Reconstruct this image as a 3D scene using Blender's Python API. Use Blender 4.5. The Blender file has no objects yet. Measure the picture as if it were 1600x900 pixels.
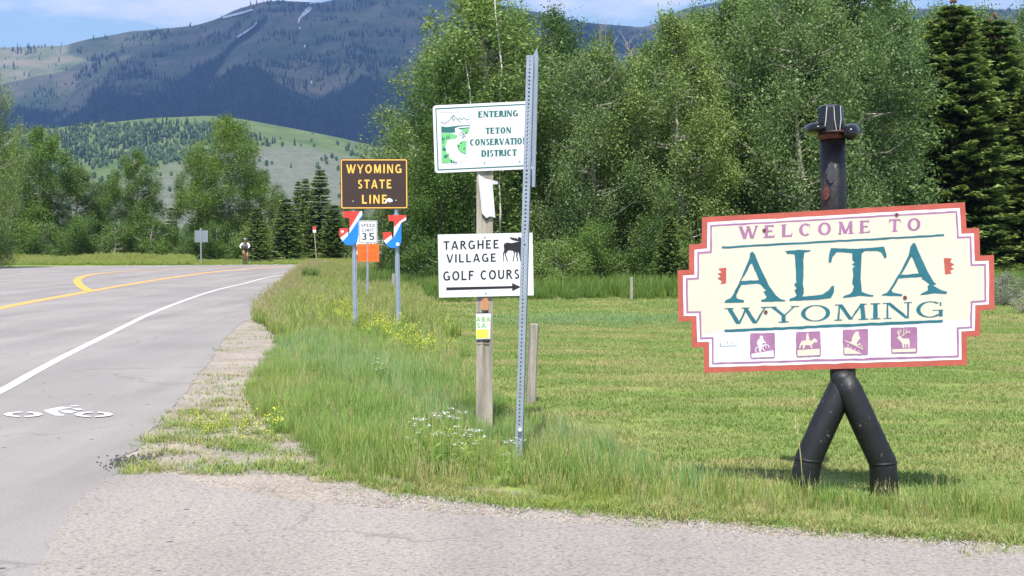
import bpy, bmesh, math, random
import numpy as np
from mathutils import Vector, Matrix
from mathutils.geometry import tessellate_polygon

# ------------------------------------------------------------------ camera, world, sun, exposure
sc = bpy.context.scene
C = sc.collection
H = 1.43            # eye height
F = 2222.0          # focal length in photo pixels (50 mm on 36 mm)
HY = 385.0          # horizon row
cam = bpy.data.cameras.new('camera'); cam.lens = 50; cam.sensor_width = 36
cam.shift_y = -65 / 1600; cam.clip_start = 0.05; cam.clip_end = 30000
co = bpy.data.objects.new('camera', cam); C.objects.link(co)
co.location = (0, 0, H); co.rotation_euler = (math.radians(90), 0, 0)
sc.camera = co

SUN_EL, SUN_AZ = 61.0, 184.0      # azimuth clockwise from +Y
w = bpy.data.worlds.new('World'); sc.world = w; w.use_nodes = True
nt = w.node_tree; nt.nodes.clear()
def N(nt, t, **kw):
    n = nt.nodes.new(t)
    for k, v in kw.items(): setattr(n, k, v)
    return n
out = N(nt, 'ShaderNodeOutputWorld'); bg = N(nt, 'ShaderNodeBackground')
sky = N(nt, 'ShaderNodeTexSky', sky_type='NISHITA', sun_disc=False)
sky.sun_elevation = math.radians(SUN_EL); sky.sun_rotation = math.radians(SUN_AZ)
sky.altitude = 300; sky.air_density = 1.0; sky.dust_density = 0.2; sky.ozone_density = 2.2
tc = N(nt, 'ShaderNodeTexCoord')
mp = N(nt, 'ShaderNodeMapping'); mp.inputs['Scale'].default_value = (5.0, 5.0, 16.0); mp.inputs['Location'].default_value = (0.9, 0.2, 0.1)
nz = N(nt, 'ShaderNodeTexNoise'); nz.inputs['Scale'].default_value = 1.6; nz.inputs['Detail'].default_value = 7; nz.inputs['Roughness'].default_value = 0.55
cr = N(nt, 'ShaderNodeValToRGB'); cr.color_ramp.elements[0].position = 0.46; cr.color_ramp.elements[1].position = 0.62
mul = N(nt, 'ShaderNodeMath', operation='MULTIPLY'); mul.inputs[1].default_value = 0.6
mix = N(nt, 'ShaderNodeMix', data_type='RGBA')
mix.inputs[7].default_value = (7.6, 7.2, 8.0, 1)
nt.links.new(tc.outputs['Generated'], mp.inputs[0]); nt.links.new(mp.outputs[0], nz.inputs['Vector'])
nt.links.new(nz.outputs[0], cr.inputs[0]); nt.links.new(cr.outputs[0], mul.inputs[0])
nt.links.new(mul.outputs[0], mix.inputs[0]); nt.links.new(sky.outputs[0], mix.inputs[6])
nt.links.new(mix.outputs[2], bg.inputs['Color']); bg.inputs['Strength'].default_value = 0.14
nt.links.new(bg.outputs[0], out.inputs[0])

sl = bpy.data.lights.new('sun', 'SUN'); sl.energy = 4.6; sl.angle = math.radians(0.5); sl.color = (1.0, 0.955, 0.89)
so = bpy.data.objects.new('sun', sl); C.objects.link(so)
el, az = math.radians(SUN_EL), math.radians(SUN_AZ)
SUND = Vector((math.sin(az) * math.cos(el), math.cos(az) * math.cos(el), math.sin(el)))
so.rotation_euler = (-SUND).to_track_quat('-Z', 'Y').to_euler()
so.location = (0, 0, 50)
sc.view_settings.view_transform = 'Standard'; sc.view_settings.look = 'None'
sc.view_settings.exposure = 0.6; sc.view_settings.gamma = 1.0
sc.render.engine = 'CYCLES'
sc.cycles.max_bounces = 6; sc.cycles.transparent_max_bounces = 16; sc.cycles.volume_bounces = 0
sc.cycles.diffuse_bounces = 3; sc.cycles.use_denoising = True

# ------------------------------------------------------------------ maths helpers
def gz(Y):                                        # ground height along the view
    return float(np.interp(Y, [-50, 40, 95, 130, 400, 900], [0, 0, .25, .25, 0, 0]))
def gza(Y): return np.interp(Y, [-50, 40, 95, 130, 400, 900], [0, 0, .25, .25, 0, 0])
def P(px, py, Y): return Vector(((px - 800) / F * Y, Y, H - (py - HY) / F * Y))
def G(px, py, dz=0.0):                            # photo pixel -> point on the ground
    lo, hi = 1.0, 3000.0
    for _ in range(50):
        m = (lo + hi) / 2
        if H - (py - HY) / F * m > gz(m): lo = m
        else: hi = m
    return Vector(((px - 800) / F * lo, lo, gz(lo) + dz))
def GY(px, Y): return Vector(((px - 800) / F * Y, Y, gz(Y)))
def hsh(ix, iy, s):
    n = (ix * 374761393 + iy * 668265263 + s * 974711) & 0x7fffffff
    n = ((n ^ (n >> 13)) * 1274126177) & 0x7fffffff
    return ((n ^ (n >> 16)) & 0xffff) / 65535.0
def vnoise(x, y, s=0):
    x = np.asarray(x, float); y = np.asarray(y, float)
    xi = np.floor(x).astype(np.int64); yi = np.floor(y).astype(np.int64)
    fx = x - xi; fy = y - yi; fx = fx * fx * (3 - 2 * fx); fy = fy * fy * (3 - 2 * fy)
    a = hsh(xi, yi, s); b = hsh(xi + 1, yi, s); c = hsh(xi, yi + 1, s); d = hsh(xi + 1, yi + 1, s)
    return (a * (1 - fx) + b * fx) * (1 - fy) + (c * (1 - fx) + d * fx) * fy
def fbm(x, y, o=4, s=0):
    r = 0; a = .5; t = 0
    for k in range(o):
        r = r + a * vnoise(x * 2 ** k, y * 2 ** k, s + k); t += a; a *= .5
    return r / t

# ------------------------------------------------------------------ object helpers
def tag(o, label=None, cat=None, group=None, kind=None):
    if label: o['label'] = label
    if cat: o['category'] = cat
    if group: o['group'] = group
    if kind: o['kind'] = kind
    return o
def empty(name, loc, label=None, cat=None, group=None):
    o = bpy.data.objects.new(name, None); C.objects.link(o); o.location = loc; o.empty_display_size = .2
    return tag(o, label, cat, group)
def mesh_obj(name, verts, faces, mat, parent=None, smooth=False, world=True):
    """verts are world coordinates; under a parent they are stored relative to it"""
    me = bpy.data.meshes.new(name)
    off = Vector((0, 0, 0))
    if parent is not None and world:
        off = Vector(parent.location); q = parent.parent
        while q is not None: off += Vector(q.location); q = q.parent
    V = [(v[0] - off[0], v[1] - off[1], v[2] - off[2]) for v in verts]
    me.from_pydata(V, [], faces)
    for m in (mat if isinstance(mat, (list, tuple)) else [mat]): me.materials.append(m)
    if smooth: me.polygons.foreach_set('use_smooth', [True] * len(me.polygons))
    me.update()
    o = bpy.data.objects.new(name, me); C.objects.link(o)
    if parent is not None: o.parent = parent
    return o
def np_mesh(name, V, Fq, mat, smooth=False, attr=None):
    V = np.asarray(V, np.float32); Fq = np.asarray(Fq, np.int32)
    me = bpy.data.meshes.new(name); n = len(Fq); k = Fq.shape[1]
    me.vertices.add(len(V)); me.vertices.foreach_set('co', V.ravel())
    me.loops.add(n * k); me.loops.foreach_set('vertex_index', Fq.ravel())
    me.polygons.add(n); me.polygons.foreach_set('loop_start', np.arange(0, n * k, k, dtype=np.int32))
    me.update(calc_edges=True)
    if smooth: me.polygons.foreach_set('use_smooth', np.ones(n, bool))
    if mat: me.materials.append(mat)
    if attr:
        for an, vals in attr.items():
            a = me.attributes.new(an, 'FLOAT', 'POINT'); a.data.foreach_set('value', np.asarray(vals, np.float32))
    return me
class MB:                                          # collects shapes in world space
    def __init__(s): s.v = []; s.f = []
    def add(s, v, f):
        b = len(s.v); s.v += [tuple(x) for x in v]; s.f += [tuple(b + i for i in q) for q in f]; return s
    def box(s, c, d, rz=0, M=None):
        x, y, z = d[0] / 2, d[1] / 2, d[2] / 2
        v = [Vector((a * x, b * y, e * z)) for e in (-1, 1) for a, b in ((-1, -1), (1, -1), (1, 1), (-1, 1))]
        R = M if M is not None else Matrix.Rotation(rz, 3, 'Z')
        return s.add([R @ p + Vector(c) for p in v], [(3, 2, 1, 0), (4, 5, 6, 7), (0, 1, 5, 4), (1, 2, 6, 5), (2, 3, 7, 6), (3, 0, 4, 7)])
    def tube(s, pts, rad, n=10, cap=True, phase=0.0):
        pts = [Vector(p) for p in pts]; rad = rad if isinstance(rad, (list, tuple)) else [rad] * len(pts)
        b = len(s.v); ref = None
        for i, p in enumerate(pts):
            if i == 0: d = pts[1] - pts[0]
            elif i == len(pts) - 1: d = pts[-1] - pts[-2]
            else: d = (pts[i + 1] - pts[i]).normalized() + (pts[i] - pts[i - 1]).normalized()
            d.normalize()
            if ref is None: ref = Vector((0, 1, 0)) if abs(d.y) < .9 else Vector((1, 0, 0))
            u = (ref - d * ref.dot(d)).normalized(); v = d.cross(u); ref = u
            for k in range(n):
                a = 2 * math.pi * k / n + phase; s.v.append(tuple(p + (u * math.cos(a) + v * math.sin(a)) * rad[i]))
        for i in range(len(pts) - 1):
            for k in range(n):
                a = b + i * n + k; c = b + i * n + (k + 1) % n; s.f.append((a, c, c + n, a + n))
        if cap:
            s.f.append(tuple(b + k for k in range(n))[::-1]); s.f.append(tuple(b + (len(pts) - 1) * n + k for k in range(n)))
        return s
    def ball(s, c, r, n=10, m=7):
        r = r if isinstance(r, (tuple, list)) else (r, r, r); b = len(s.v); c = Vector(c)
        for j in range(m + 1):
            t = math.pi * j / m
            for k in range(n):
                a = 2 * math.pi * k / n
                s.v.append((c.x + r[0] * math.sin(t) * math.cos(a), c.y + r[1] * math.sin(t) * math.sin(a), c.z + r[2] * math.cos(t)))
        for j in range(m):
            for k in range(n):
                a = b + j * n + k; d = b + j * n + (k + 1) % n; s.f.append((a, a + n, d + n, d))
        return s
    def build(s, name, mat, parent=None, smooth=False): return mesh_obj(name, s.v, s.f, mat, parent, smooth)

# ------------------------------------------------------------------ materials
def new_mat(name):
    m = bpy.data.materials.new(name); m.use_nodes = True
    nt = m.node_tree; nt.nodes.clear()
    o = N(nt, 'ShaderNodeOutputMaterial'); b = N(nt, 'ShaderNodeBsdfPrincipled')
    nt.links.new(b.outputs[0], o.inputs[0]); return m, nt, b, o
def texco(nt, kind='Object', scale=(1, 1, 1)):
    t = N(nt, 'ShaderNodeTexCoord'); m = N(nt, 'ShaderNodeMapping'); m.inputs['Scale'].default_value = scale
    if kind == 'World':
        g = N(nt, 'ShaderNodeNewGeometry'); nt.links.new(g.outputs['Position'], m.inputs[0])
    else: nt.links.new(t.outputs[kind], m.inputs[0])
    return m.outputs[0]
def noise(nt, vec, scale, detail=4, rough=.55, dist=0):
    n = N(nt, 'ShaderNodeTexNoise'); n.inputs['Scale'].default_value = scale; n.inputs['Detail'].default_value = detail
    n.inputs['Roughness'].default_value = rough; n.inputs['Distortion'].default_value = dist
    nt.links.new(vec, n.inputs['Vector']); return n.outputs[0]
def ramp(nt, fac, stops):
    r = N(nt, 'ShaderNodeValToRGB'); e = r.color_ramp.elements
    while len(e) < len(stops): e.new(0.5)
    for q, (p, c) in zip(e, stops): q.position = p; q.color = (*c, 1) if len(c) == 3 else c
    nt.links.new(fac, r.inputs[0]); return r.outputs[0]
def mixc(nt, fac, a, b, mode='MIX'):
    m = N(nt, 'ShaderNodeMix', data_type='RGBA', blend_type=mode)
    for i, v in ((0, fac), (6, a), (7, b)):
        if hasattr(v, 'is_linked') or hasattr(v, 'links'): nt.links.new(v, m.inputs[i])
        elif i == 0: m.inputs[0].default_value = v
        else: m.inputs[i].default_value = (*v, 1)
    return m.outputs[2]
def bump(nt, b, h, strength=.3, dist=.01):
    n = N(nt, 'ShaderNodeBump'); n.inputs['Strength'].default_value = strength; n.inputs['Distance'].default_value = dist
    nt.links.new(h, n.inputs['Height']); nt.links.new(n.outputs[0], b.inputs['Normal'])
def paint(name, c, rough=.5, var=.12, scale=9, wear=None, wear_at=.68, metal=0, grain=None):
    m, nt, b, o = new_mat(name); v = texco(nt, 'Object', grain or (1, 1, 1))
    n = noise(nt, v, scale, 5)
    col = ramp(nt, n, [(.3, tuple(x * (1 - var) for x in c)), (.7, tuple(min(1, x * (1 + var)) for x in c))])
    if wear:
        n2 = noise(nt, v, scale * 5, 6, .7)
        f = ramp(nt, n2, [(wear_at, (0, 0, 0)), (wear_at + .05, (1, 1, 1))]); col = mixc(nt, f, col, wear)
    nt.links.new(col, b.inputs['Base Color']); b.inputs['Roughness'].default_value = rough; b.inputs['Metallic'].default_value = metal
    bump(nt, b, noise(nt, v, scale * 8, 3), .08, .003)
    return m
def leaf_mat(name, c1, c2, trans=.35, rough=.55, tip=None, nscale=.35, c3=None):
    m, nt, b, o = new_mat(name); g = N(nt, 'ShaderNodeNewGeometry')
    r = N(nt, 'ShaderNodeMath', operation='FRACT')
    col = ramp(nt, g.outputs['Random Per Island'], [(0.0, c1), (.82, c2), (1.0, c3 or c2)])
    n = noise(nt, texco(nt, 'World'), nscale, 3)
    k = ramp(nt, n, [(.3, (.7, .74, .75)), (.7, (1.25, 1.18, 1.0))]); col = mixc(nt, 1.0, col, k, 'MULTIPLY')
    oi = N(nt, 'ShaderNodeObjectInfo'); col = mixc(nt, 1.0, col, ramp(nt, oi.outputs['Random'], [(0, (.74, .80, .80)), (.5, (1.0, 1.0, 1.0)), (1, (1.2, 1.12, .95))]), 'MULTIPLY')
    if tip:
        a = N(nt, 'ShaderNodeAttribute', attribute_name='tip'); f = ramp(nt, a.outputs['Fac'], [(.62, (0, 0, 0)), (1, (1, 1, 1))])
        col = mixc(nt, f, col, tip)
    nt.links.new(col, b.inputs['Base Color']); b.inputs['Roughness'].default_value = rough
    b.inputs['Specular IOR Level'].default_value = .3
    t = N(nt, 'ShaderNodeBsdfTranslucent'); nt.links.new(col, t.inputs[0])
    ms = N(nt, 'ShaderNodeMixShader'); ms.inputs[0].default_value = trans
    nt.links.new(b.outputs[0], ms.inputs[1]); nt.links.new(t.outputs[0], ms.inputs[2]); nt.links.new(ms.outputs[0], o.inputs[0])
    return m
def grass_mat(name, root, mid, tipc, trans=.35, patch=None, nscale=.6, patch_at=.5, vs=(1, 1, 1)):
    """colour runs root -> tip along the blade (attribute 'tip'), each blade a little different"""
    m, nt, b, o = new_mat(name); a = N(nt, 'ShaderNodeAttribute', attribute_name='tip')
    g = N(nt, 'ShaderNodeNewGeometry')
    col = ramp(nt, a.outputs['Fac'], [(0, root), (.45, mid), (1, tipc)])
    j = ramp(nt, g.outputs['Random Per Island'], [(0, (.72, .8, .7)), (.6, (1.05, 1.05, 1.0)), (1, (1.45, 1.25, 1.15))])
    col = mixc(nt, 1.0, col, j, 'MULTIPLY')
    if patch:
        n = noise(nt, texco(nt, 'World', vs), nscale, 4, .6)
        f = ramp(nt, n, [(patch_at, (0, 0, 0)), (patch_at + .16, (1, 1, 1))]); col = mixc(nt, f, col, mixc(nt, 1.0, patch, j, 'MULTIPLY'))
    nt.links.new(col, b.inputs['Base Color']); b.inputs['Roughness'].default_value = .6; b.inputs['Specular IOR Level'].default_value = .25
    t = N(nt, 'ShaderNodeBsdfTranslucent'); nt.links.new(col, t.inputs[0])
    ms = N(nt, 'ShaderNodeMixShader'); ms.inputs[0].default_value = trans
    nt.links.new(b.outputs[0], ms.inputs[1]); nt.links.new(t.outputs[0], ms.inputs[2]); nt.links.new(ms.outputs[0], o.inputs[0])
    return m

def asphalt(name, base, fine, speck, patchy):
    m, nt, b, o = new_mat(name); v = texco(nt, 'World')
    big = noise(nt, v, .35, 5, .6); col = ramp(nt, big, [(.3, tuple(x * (1 - patchy) for x in base)), (.7, tuple(x * (1 + patchy) for x in base))])
    streak = noise(nt, texco(nt, 'World', (1.1, .06, 1)), 1.0, 4)
    col = mixc(nt, 1.0, col, ramp(nt, streak, [(.3, (.84, .84, .85)), (.7, (1.09, 1.08, 1.07))]), 'MULTIPLY')
    n1 = noise(nt, v, fine, 3, .7); col = mixc(nt, 1.0, col, ramp(nt, n1, [(.28, (1 - speck,) * 3), (.5, (1, 1, 1)), (.72, (1 + speck,) * 3)]), 'MULTIPLY')
    vo = N(nt, 'ShaderNodeTexVoronoi'); vo.inputs['Scale'].default_value = fine * .55; nt.links.new(v, vo.inputs['Vector'])
    col = mixc(nt, 1.0, col, ramp(nt, vo.outputs['Distance'], [(0.0, (1.1, 1.08, 1.06)), (.55, (.96, .96, .97)), (.9, (1 - speck,) * 3)]), 'MULTIPLY')
    pit = N(nt, 'ShaderNodeTexVoronoi'); pit.inputs['Scale'].default_value = 3.3; nt.links.new(v, pit.inputs['Vector'])
    col = mixc(nt, ramp(nt, pit.outputs['Distance'], [(.05, (1, 1, 1)), (.075, (0, 0, 0))]), col, (.08, .075, .07))
    stain = noise(nt, texco(nt, 'World', (.9, .12, 1)), 1.3, 6, .6)
    col = mixc(nt, ramp(nt, stain, [(.54, (0, 0, 0)), (.74, (.5, .5, .5))]), col, tuple(x * .6 for x in base))
    warp = N(nt, 'ShaderNodeTexNoise'); warp.inputs['Scale'].default_value = .9; warp.inputs['Detail'].default_value = 6; nt.links.new(v, warp.inputs['Vector'])
    wa = N(nt, 'ShaderNodeVectorMath', operation='MULTIPLY_ADD'); wa.inputs[1].default_value = (1.6, 1.6, 0); nt.links.new(warp.outputs['Color'], wa.inputs[0]); nt.links.new(v, wa.inputs[2])
    ck = N(nt, 'ShaderNodeTexVoronoi', feature='DISTANCE_TO_EDGE'); ck.inputs['Scale'].default_value = .22; nt.links.new(wa.outputs[0], ck.inputs['Vector'])
    col = mixc(nt, ramp(nt, ck.outputs['Distance'], [(.0015, (.5, .5, .5)), (.004, (0, 0, 0))]), col, tuple(x * .45 for x in base))
    nt.links.new(col, b.inputs['Base Color']); b.inputs['Roughness'].default_value = .9; b.inputs['Specular IOR Level'].default_value = .2
    bump(nt, b, n1, .5, .006); return m
M = {}
M['road'] = asphalt('road_asphalt', (.285, .266, .25), 120, .15, .11)
M['side'] = asphalt('side_road_asphalt', (.305, .278, .248), 70, .34, .1)
def m_gravel():
    m, nt, b, o = new_mat('gravel_dirt'); v = texco(nt, 'World')
    n = noise(nt, v, 1.3, 6, .65); col = ramp(nt, n, [(.3, (.25, .212, .172)), (.7, (.38, .33, .28))])
    vo = N(nt, 'ShaderNodeTexVoronoi'); vo.inputs['Scale'].default_value = 55; nt.links.new(v, vo.inputs['Vector'])
    col = mixc(nt, 1.0, col, ramp(nt, vo.outputs['Color'], [(.2, (.72, .72, .72)), (.8, (1.2, 1.18, 1.15))]), 'MULTIPLY')
    nt.links.new(col, b.inputs['Base Color']); b.inputs['Roughness'].default_value = .95
    bump(nt, b, vo.outputs['Distance'], .8, .01); return m
M['gravel'] = m_gravel()
def m_ground():
    m, nt, b, o = new_mat('grassy_ground'); v = texco(nt, 'World')
    n = noise(nt, v, .22, 6, .6); col = ramp(nt, n, [(.3, (.15, .21, .04)), (.55, (.20, .26, .06)), (.75, (.31, .30, .12))])
    f = noise(nt, v, 9, 6, .75); col = mixc(nt, 1.0, col, ramp(nt, f, [(.3, (.55, .58, .5)), (.7, (1.35, 1.3, 1.2))]), 'MULTIPLY')
    nt.links.new(col, b.inputs['Base Color']); b.inputs['Roughness'].default_value = .95
    bump(nt, b, f, .6, .03); return m
M['ground'] = m_ground()
def marking(name, c, wear=.5):
    m, nt, b, o = new_mat(name); v = texco(nt, 'World')
    n = noise(nt, v, 45, 6, .8); f = ramp(nt, n, [(wear + .08, (0, 0, 0)), (wear + .2, (.75, .75, .75))])
    col = mixc(nt, f, c, (.3, .29, .29)); nt.links.new(col, b.inputs['Base Color']); b.inputs['Roughness'].default_value = .7; return m
M['white_line'] = marking('white_road_paint', (.60, .595, .60), .46); M['yellow_line'] = marking('yellow_road_paint', (.72, .37, .08), .5)

# ------------------------------------------------------------------ flat shapes
def tess(poly):                                    # 2D polygon -> triangles
    return tessellate_polygon([[Vector((p[0], p[1], 0)) for p in poly]])
def sheet(name, pts, mat, dz, jitter=0, step=.25, seed=1, cuts=(40, 95, 130, 400)):
    """a flat ground-following sheet from a world XY outline, edge made ragged by jitter"""
    rnd = random.Random(seed); ring = []
    n = len(pts)
    for i in range(n):
        a, b = Vector(pts[i][:2]), Vector(pts[(i + 1) % n][:2]); L = (b - a).length
        k = max(1, min(90, int(L / step))) if jitter else 1
        for j in range(k):
            p = a + (b - a) * (j / k)
            if jitter and j: p += Vector((rnd.uniform(-1, 1), rnd.uniform(-1, 1))) * jitter
            ring.append(p)
    tri = tess(ring); bm = bmesh.new(); vs = [bm.verts.new((p.x, p.y, 0)) for p in ring]
    for t in tri:
        try: bm.faces.new([vs[i] for i in t])
        except ValueError: pass
    for c in cuts: bmesh.ops.bisect_plane(bm, geom=bm.verts[:] + bm.edges[:] + bm.faces[:], plane_co=(0, c, 0), plane_no=(0, 1, 0))
    for v in bm.verts: v.co.z = gz(v.co.y) + dz
    bmesh.ops.recalc_face_normals(bm, faces=bm.faces[:])
    if bm.faces and sum(f.normal.z for f in bm.faces) < 0: bmesh.ops.reverse_faces(bm, faces=bm.faces[:])
    me = bpy.data.meshes.new(name); bm.to_mesh(me); bm.free(); me.materials.append(mat)
    o = bpy.data.objects.new(name, me); C.objects.link(o); return tag(o, kind='structure')
def gp(lst): return [G(*p) for p in lst]

# terrain far sheet
ys = [-60, 40, 95, 130, 400, 900, 2500, 8800]
gv = []; gf = []
for y in ys:
    for x in (-7800, -400, -60, 60, 400, 7800): gv.append((x, y, gz(y)))
for i in range(len(ys) - 1):
    for k in range(5): a = i * 6 + k; gf.append((a, a + 1, a + 7, a + 6))
tag(mesh_obj('ground', gv, gf, M['ground']), kind='structure')

EDGE = [(474, 413.6), (470, 418), (462, 424), (455, 430), (441, 440), (425, 460), (408, 480), (391, 500), (380, 503), (353, 527), (333, 557), (307, 590), (287, 617), (260, 647), (233, 683), (215, 705), (178, 722)]
FAR = [(474, 413.6), (380, 414), (240, 415), (120, 416), (0, 417.4), (-300, 419.5), (-900, 425)]
edge_w = gp(EDGE); far_w = gp(FAR)
road_pts = edge_w[::-1][:0] + [Vector((-60, far_w[-1].y, 0))]
outline = [p for p in edge_w[::-1]] + far_w[1:] + [Vector((-90, 60, 0)), Vector((-90, -30, 0)), Vector((-1.0, -30, 0)), Vector((-1.0, 5.5, 0)), G(230, 860), G(215, 780), G(190, 748)]
sheet('main_road', outline, M['road'], .008, .035, .22, 3)
side = gp([(50, 899), (90, 830), (130, 775), (175, 745), (260, 742), (320, 762), (427, 779), (540, 793), (653, 802), (800, 813), (1000, 827), (1250, 842), (1400, 851), (1600, 862), (2000, 884)])
sheet('side_road', side + [Vector((9, 5.4, 0)), Vector((40, 2, 0)), Vector((40, -30, 0)), Vector((-2.2, -30, 0))], M['side'], .012, .025, .14, 5)
dirt = gp([(392, 490), (470, 500), (475, 560), (445, 600), (440, 640), (490, 680), (540, 725), (640, 752), (800, 768), (1000, 788), (1300, 806), (1600, 826), (2000, 848)]) + \
    [Vector((9, 6.6, 0)), Vector((9, 5.0, 0))] + gp([(1600, 880), (800, 850), (400, 805), (200, 800), (130, 770), (150, 700), (240, 640), (320, 540), (362, 495)])
sheet('gravel_shoulder', dirt, M['gravel'], .004, .03, .2, 7)

def strip(name, pts, width, mat, dz=.012):         # a painted line of real width along ground points
    pts = [Vector((p.x, p.y, 0)) for p in pts]; dense = []
    for a, b in zip(pts, pts[1:]):
        k = max(1, int((b - a).length / 3)); dense += [a + (b - a) * (j / k) for j in range(k)]
    dense.append(pts[-1]); V = []; Fc = []
    for i, p in enumerate(dense):
        d = dense[min(i + 1, len(dense) - 1)] - dense[max(i - 1, 0)]; d.normalize(); nn = Vector((-d.y, d.x, 0))
        wd = width(p) if callable(width) else width
        for s in (-1, 1): q = p + nn * wd / 2 * s; V.append((q.x, q.y, gz(q.y) + dz))
    for i in range(len(dense) - 1): Fc.append((2 * i, 2 * i + 2, 2 * i + 3, 2 * i + 1))
    o = mesh_obj(name, V, Fc, mat); return tag(o, kind='structure')
def smooth_pts(px, n=6):                           # Catmull-Rom through pixel points, then to ground
    q = [px[0]] + list(px) + [px[-1]]; r = []
    for i in range(1, len(q) - 2):
        for j in range(n):
            t = j / n
            r.append(tuple(.5 * ((2 * q[i][k]) + (-q[i - 1][k] + q[i + 1][k]) * t + (2 * q[i - 1][k] - 5 * q[i][k] + 4 * q[i + 1][k] - q[i + 2][k]) * t * t + (-q[i - 1][k] + 3 * q[i][k] - 3 * q[i + 1][k] + q[i + 2][k]) * t ** 3) for k in (0, 1)))
    r.append(px[-1]); return [G(*p) for p in r]
strip('edge_line', smooth_pts([(-130, 678), (0, 613), (50, 585), (100, 558), (150, 533), (200, 508), (233, 492), (283, 472), (333, 455), (383, 443), (417, 434), (452, 428.5)]), .12, M['white_line'])
strip('edge_line', smooth_pts([(-600, 422), (0, 417.8), (120, 416.5), (300, 415), (400, 414.4), (470, 414)]), .16, M['white_line'])
ymain = [(-200, 525), (0, 482), (100, 463), (127, 458), (200, 445), (283, 432), (350, 423.5), (433, 418), (472, 416.2)]
strip('centre_line', smooth_pts(ymain), .30, M['yellow_line'])
strip('centre_line', smooth_pts([(141, 456), (126, 447), (121, 438), (132, 432), (158, 427.5), (210, 424), (283, 420.5), (350, 418.5), (430, 416.4)]), .30, M['yellow_line'], .016)
for a, b in (((0, 426), (22, 425.6)), ((34, 425), (60, 424.2)), ((72, 424), (92, 423.4)), ((104, 423), (118, 422.6)), ((0, 421.5), (130, 419.6))):
    strip('lane_dash', [G(*a), G(*b)], .12, M['white_line'])
# bicycle symbol
def zb(lst): return [(x / 8, 600 + y / 8) for x, y in lst]
def ring_px(cx, cy, rx, ry, wx, wy, a0, a1, n=20):
    A = [math.radians(a0 + (a1 - a0) * i / n) for i in range(n + 1)]
    return [(cx + rx * math.cos(a), cy + ry * math.sin(a)) for a in A] + [(cx + (rx - wx) * math.cos(a), cy + (ry - wy) * math.sin(a)) for a in reversed(A)]
bikepolys = [zb(p) for p in ([(540, 347), (640, 322), (760, 300), (880, 305), (900, 316), (830, 320), (720, 345), (740, 385), (820, 405), (790, 413), (690, 412), (620, 385)],
    [(740, 345), (860, 345), (965, 362), (880, 382), (790, 375)], [(860, 292), (920, 284), (995, 284), (975, 297), (880, 298)], [(890, 318), (990, 322), (1040, 338), (1000, 347), (930, 338)])]
for cx in (290, 1170):
    bikepolys.append(zb(ring_px(cx, 402 if cx > 500 else 399, 240, 34, 100, 12, 100, 268))); bikepolys.append(zb(ring_px(cx, 402 if cx > 500 else 399, 240, 34, 100, 12, 285, 445)))
V = []; Fc = []
for i, p in enumerate(bikepolys):
    b = len(V); V += [G(q[0], q[1], .012 + .0006 * i) for q in p]; Fc += [tuple(b + k for k in t) for t in tess(p)]
tag(mesh_obj('bicycle_symbol', V, Fc, M['white_line']), kind='structure')

# ------------------------------------------------------------------ sign boards: draw on a real plane
class Board:
    def __init__(s, corners, yl, yr):              # TL, TR, BR, BL pixels with left and right distance
        TL, TR, BR, BL = P(*corners[0], yl), P(*corners[1], yr), P(*corners[2], yr), P(*corners[3], yl)
        s.c = corners; s.O = (TL + TR + BR + BL) / 4
        s.u = (TR + BR - TL - BL).normalized(); v = (TL + TR - BL - BR); s.v = (v - s.u * v.dot(s.u)).normalized()
        s.n = s.u.cross(s.v); s.k = 0
        if s.n.y > 0: s.n = -s.n
    def hit(s, px, py):
        d = Vector(((px - 800) / F, 1, -(py - HY) / F)); c = Vector((0, 0, H))
        t = (s.O - c).dot(s.n) / d.dot(s.n); return c + d * t
    def plate(s, name, poly, thick, mat, parent, back=0.0):  # solid plate, front face on the plane
        pts = [s.hit(*p) - s.n * back for p in poly]; n = len(pts); V = pts + [p - s.n * thick for p in pts]
        t = tess([((p - s.O).dot(s.u), (p - s.O).dot(s.v)) for p in pts])
        Fc = [tuple(a) for a in t] + [tuple(n + i for i in a)[::-1] for a in t] + [(i, (i + 1) % n, n + (i + 1) % n, n + i) for i in range(n)]
        return mesh_obj(name, V, Fc, mat, parent)
    def ink(s, name, polys, mat, parent, lift=.001, rough=0, step=6, seed=1):
        V = []; Fc = []; rnd = random.Random(seed)
        for i, p in enumerate(polys):
            if rough:
                q = []
                for a, b in zip(p, p[1:] + p[:1]):
                    L = math.hypot(b[0] - a[0], b[1] - a[1]); k = max(1, int(L / step))
                    q.append((a[0] + rnd.gauss(0, rough * .4), a[1] + rnd.gauss(0, rough * .4)))
                    for j in range(1, k): q.append((a[0] + (b[0] - a[0]) * j / k + rnd.gauss(0, rough), a[1] + (b[1] - a[1]) * j / k + rnd.gauss(0, rough)))
                p = q
            pts = [s.hit(*a) + s.n * (lift + .00004 * (i % 20)) for a in p]
            t = tess([((a - s.O).dot(s.u), (a - s.O).dot(s.v)) for a in pts]); b = len(V); V += pts; Fc += [tuple(b + k for k in a) for a in t]
        return mesh_obj(name, V, Fc, mat, parent)
    def letters(s, groups, mat, parent, lift=.001, rough=0, step=6, seed=1):
        for k, g in enumerate(groups):
            if g: s.ink('letter', g, mat, parent, lift, rough, step, seed + k)

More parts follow.
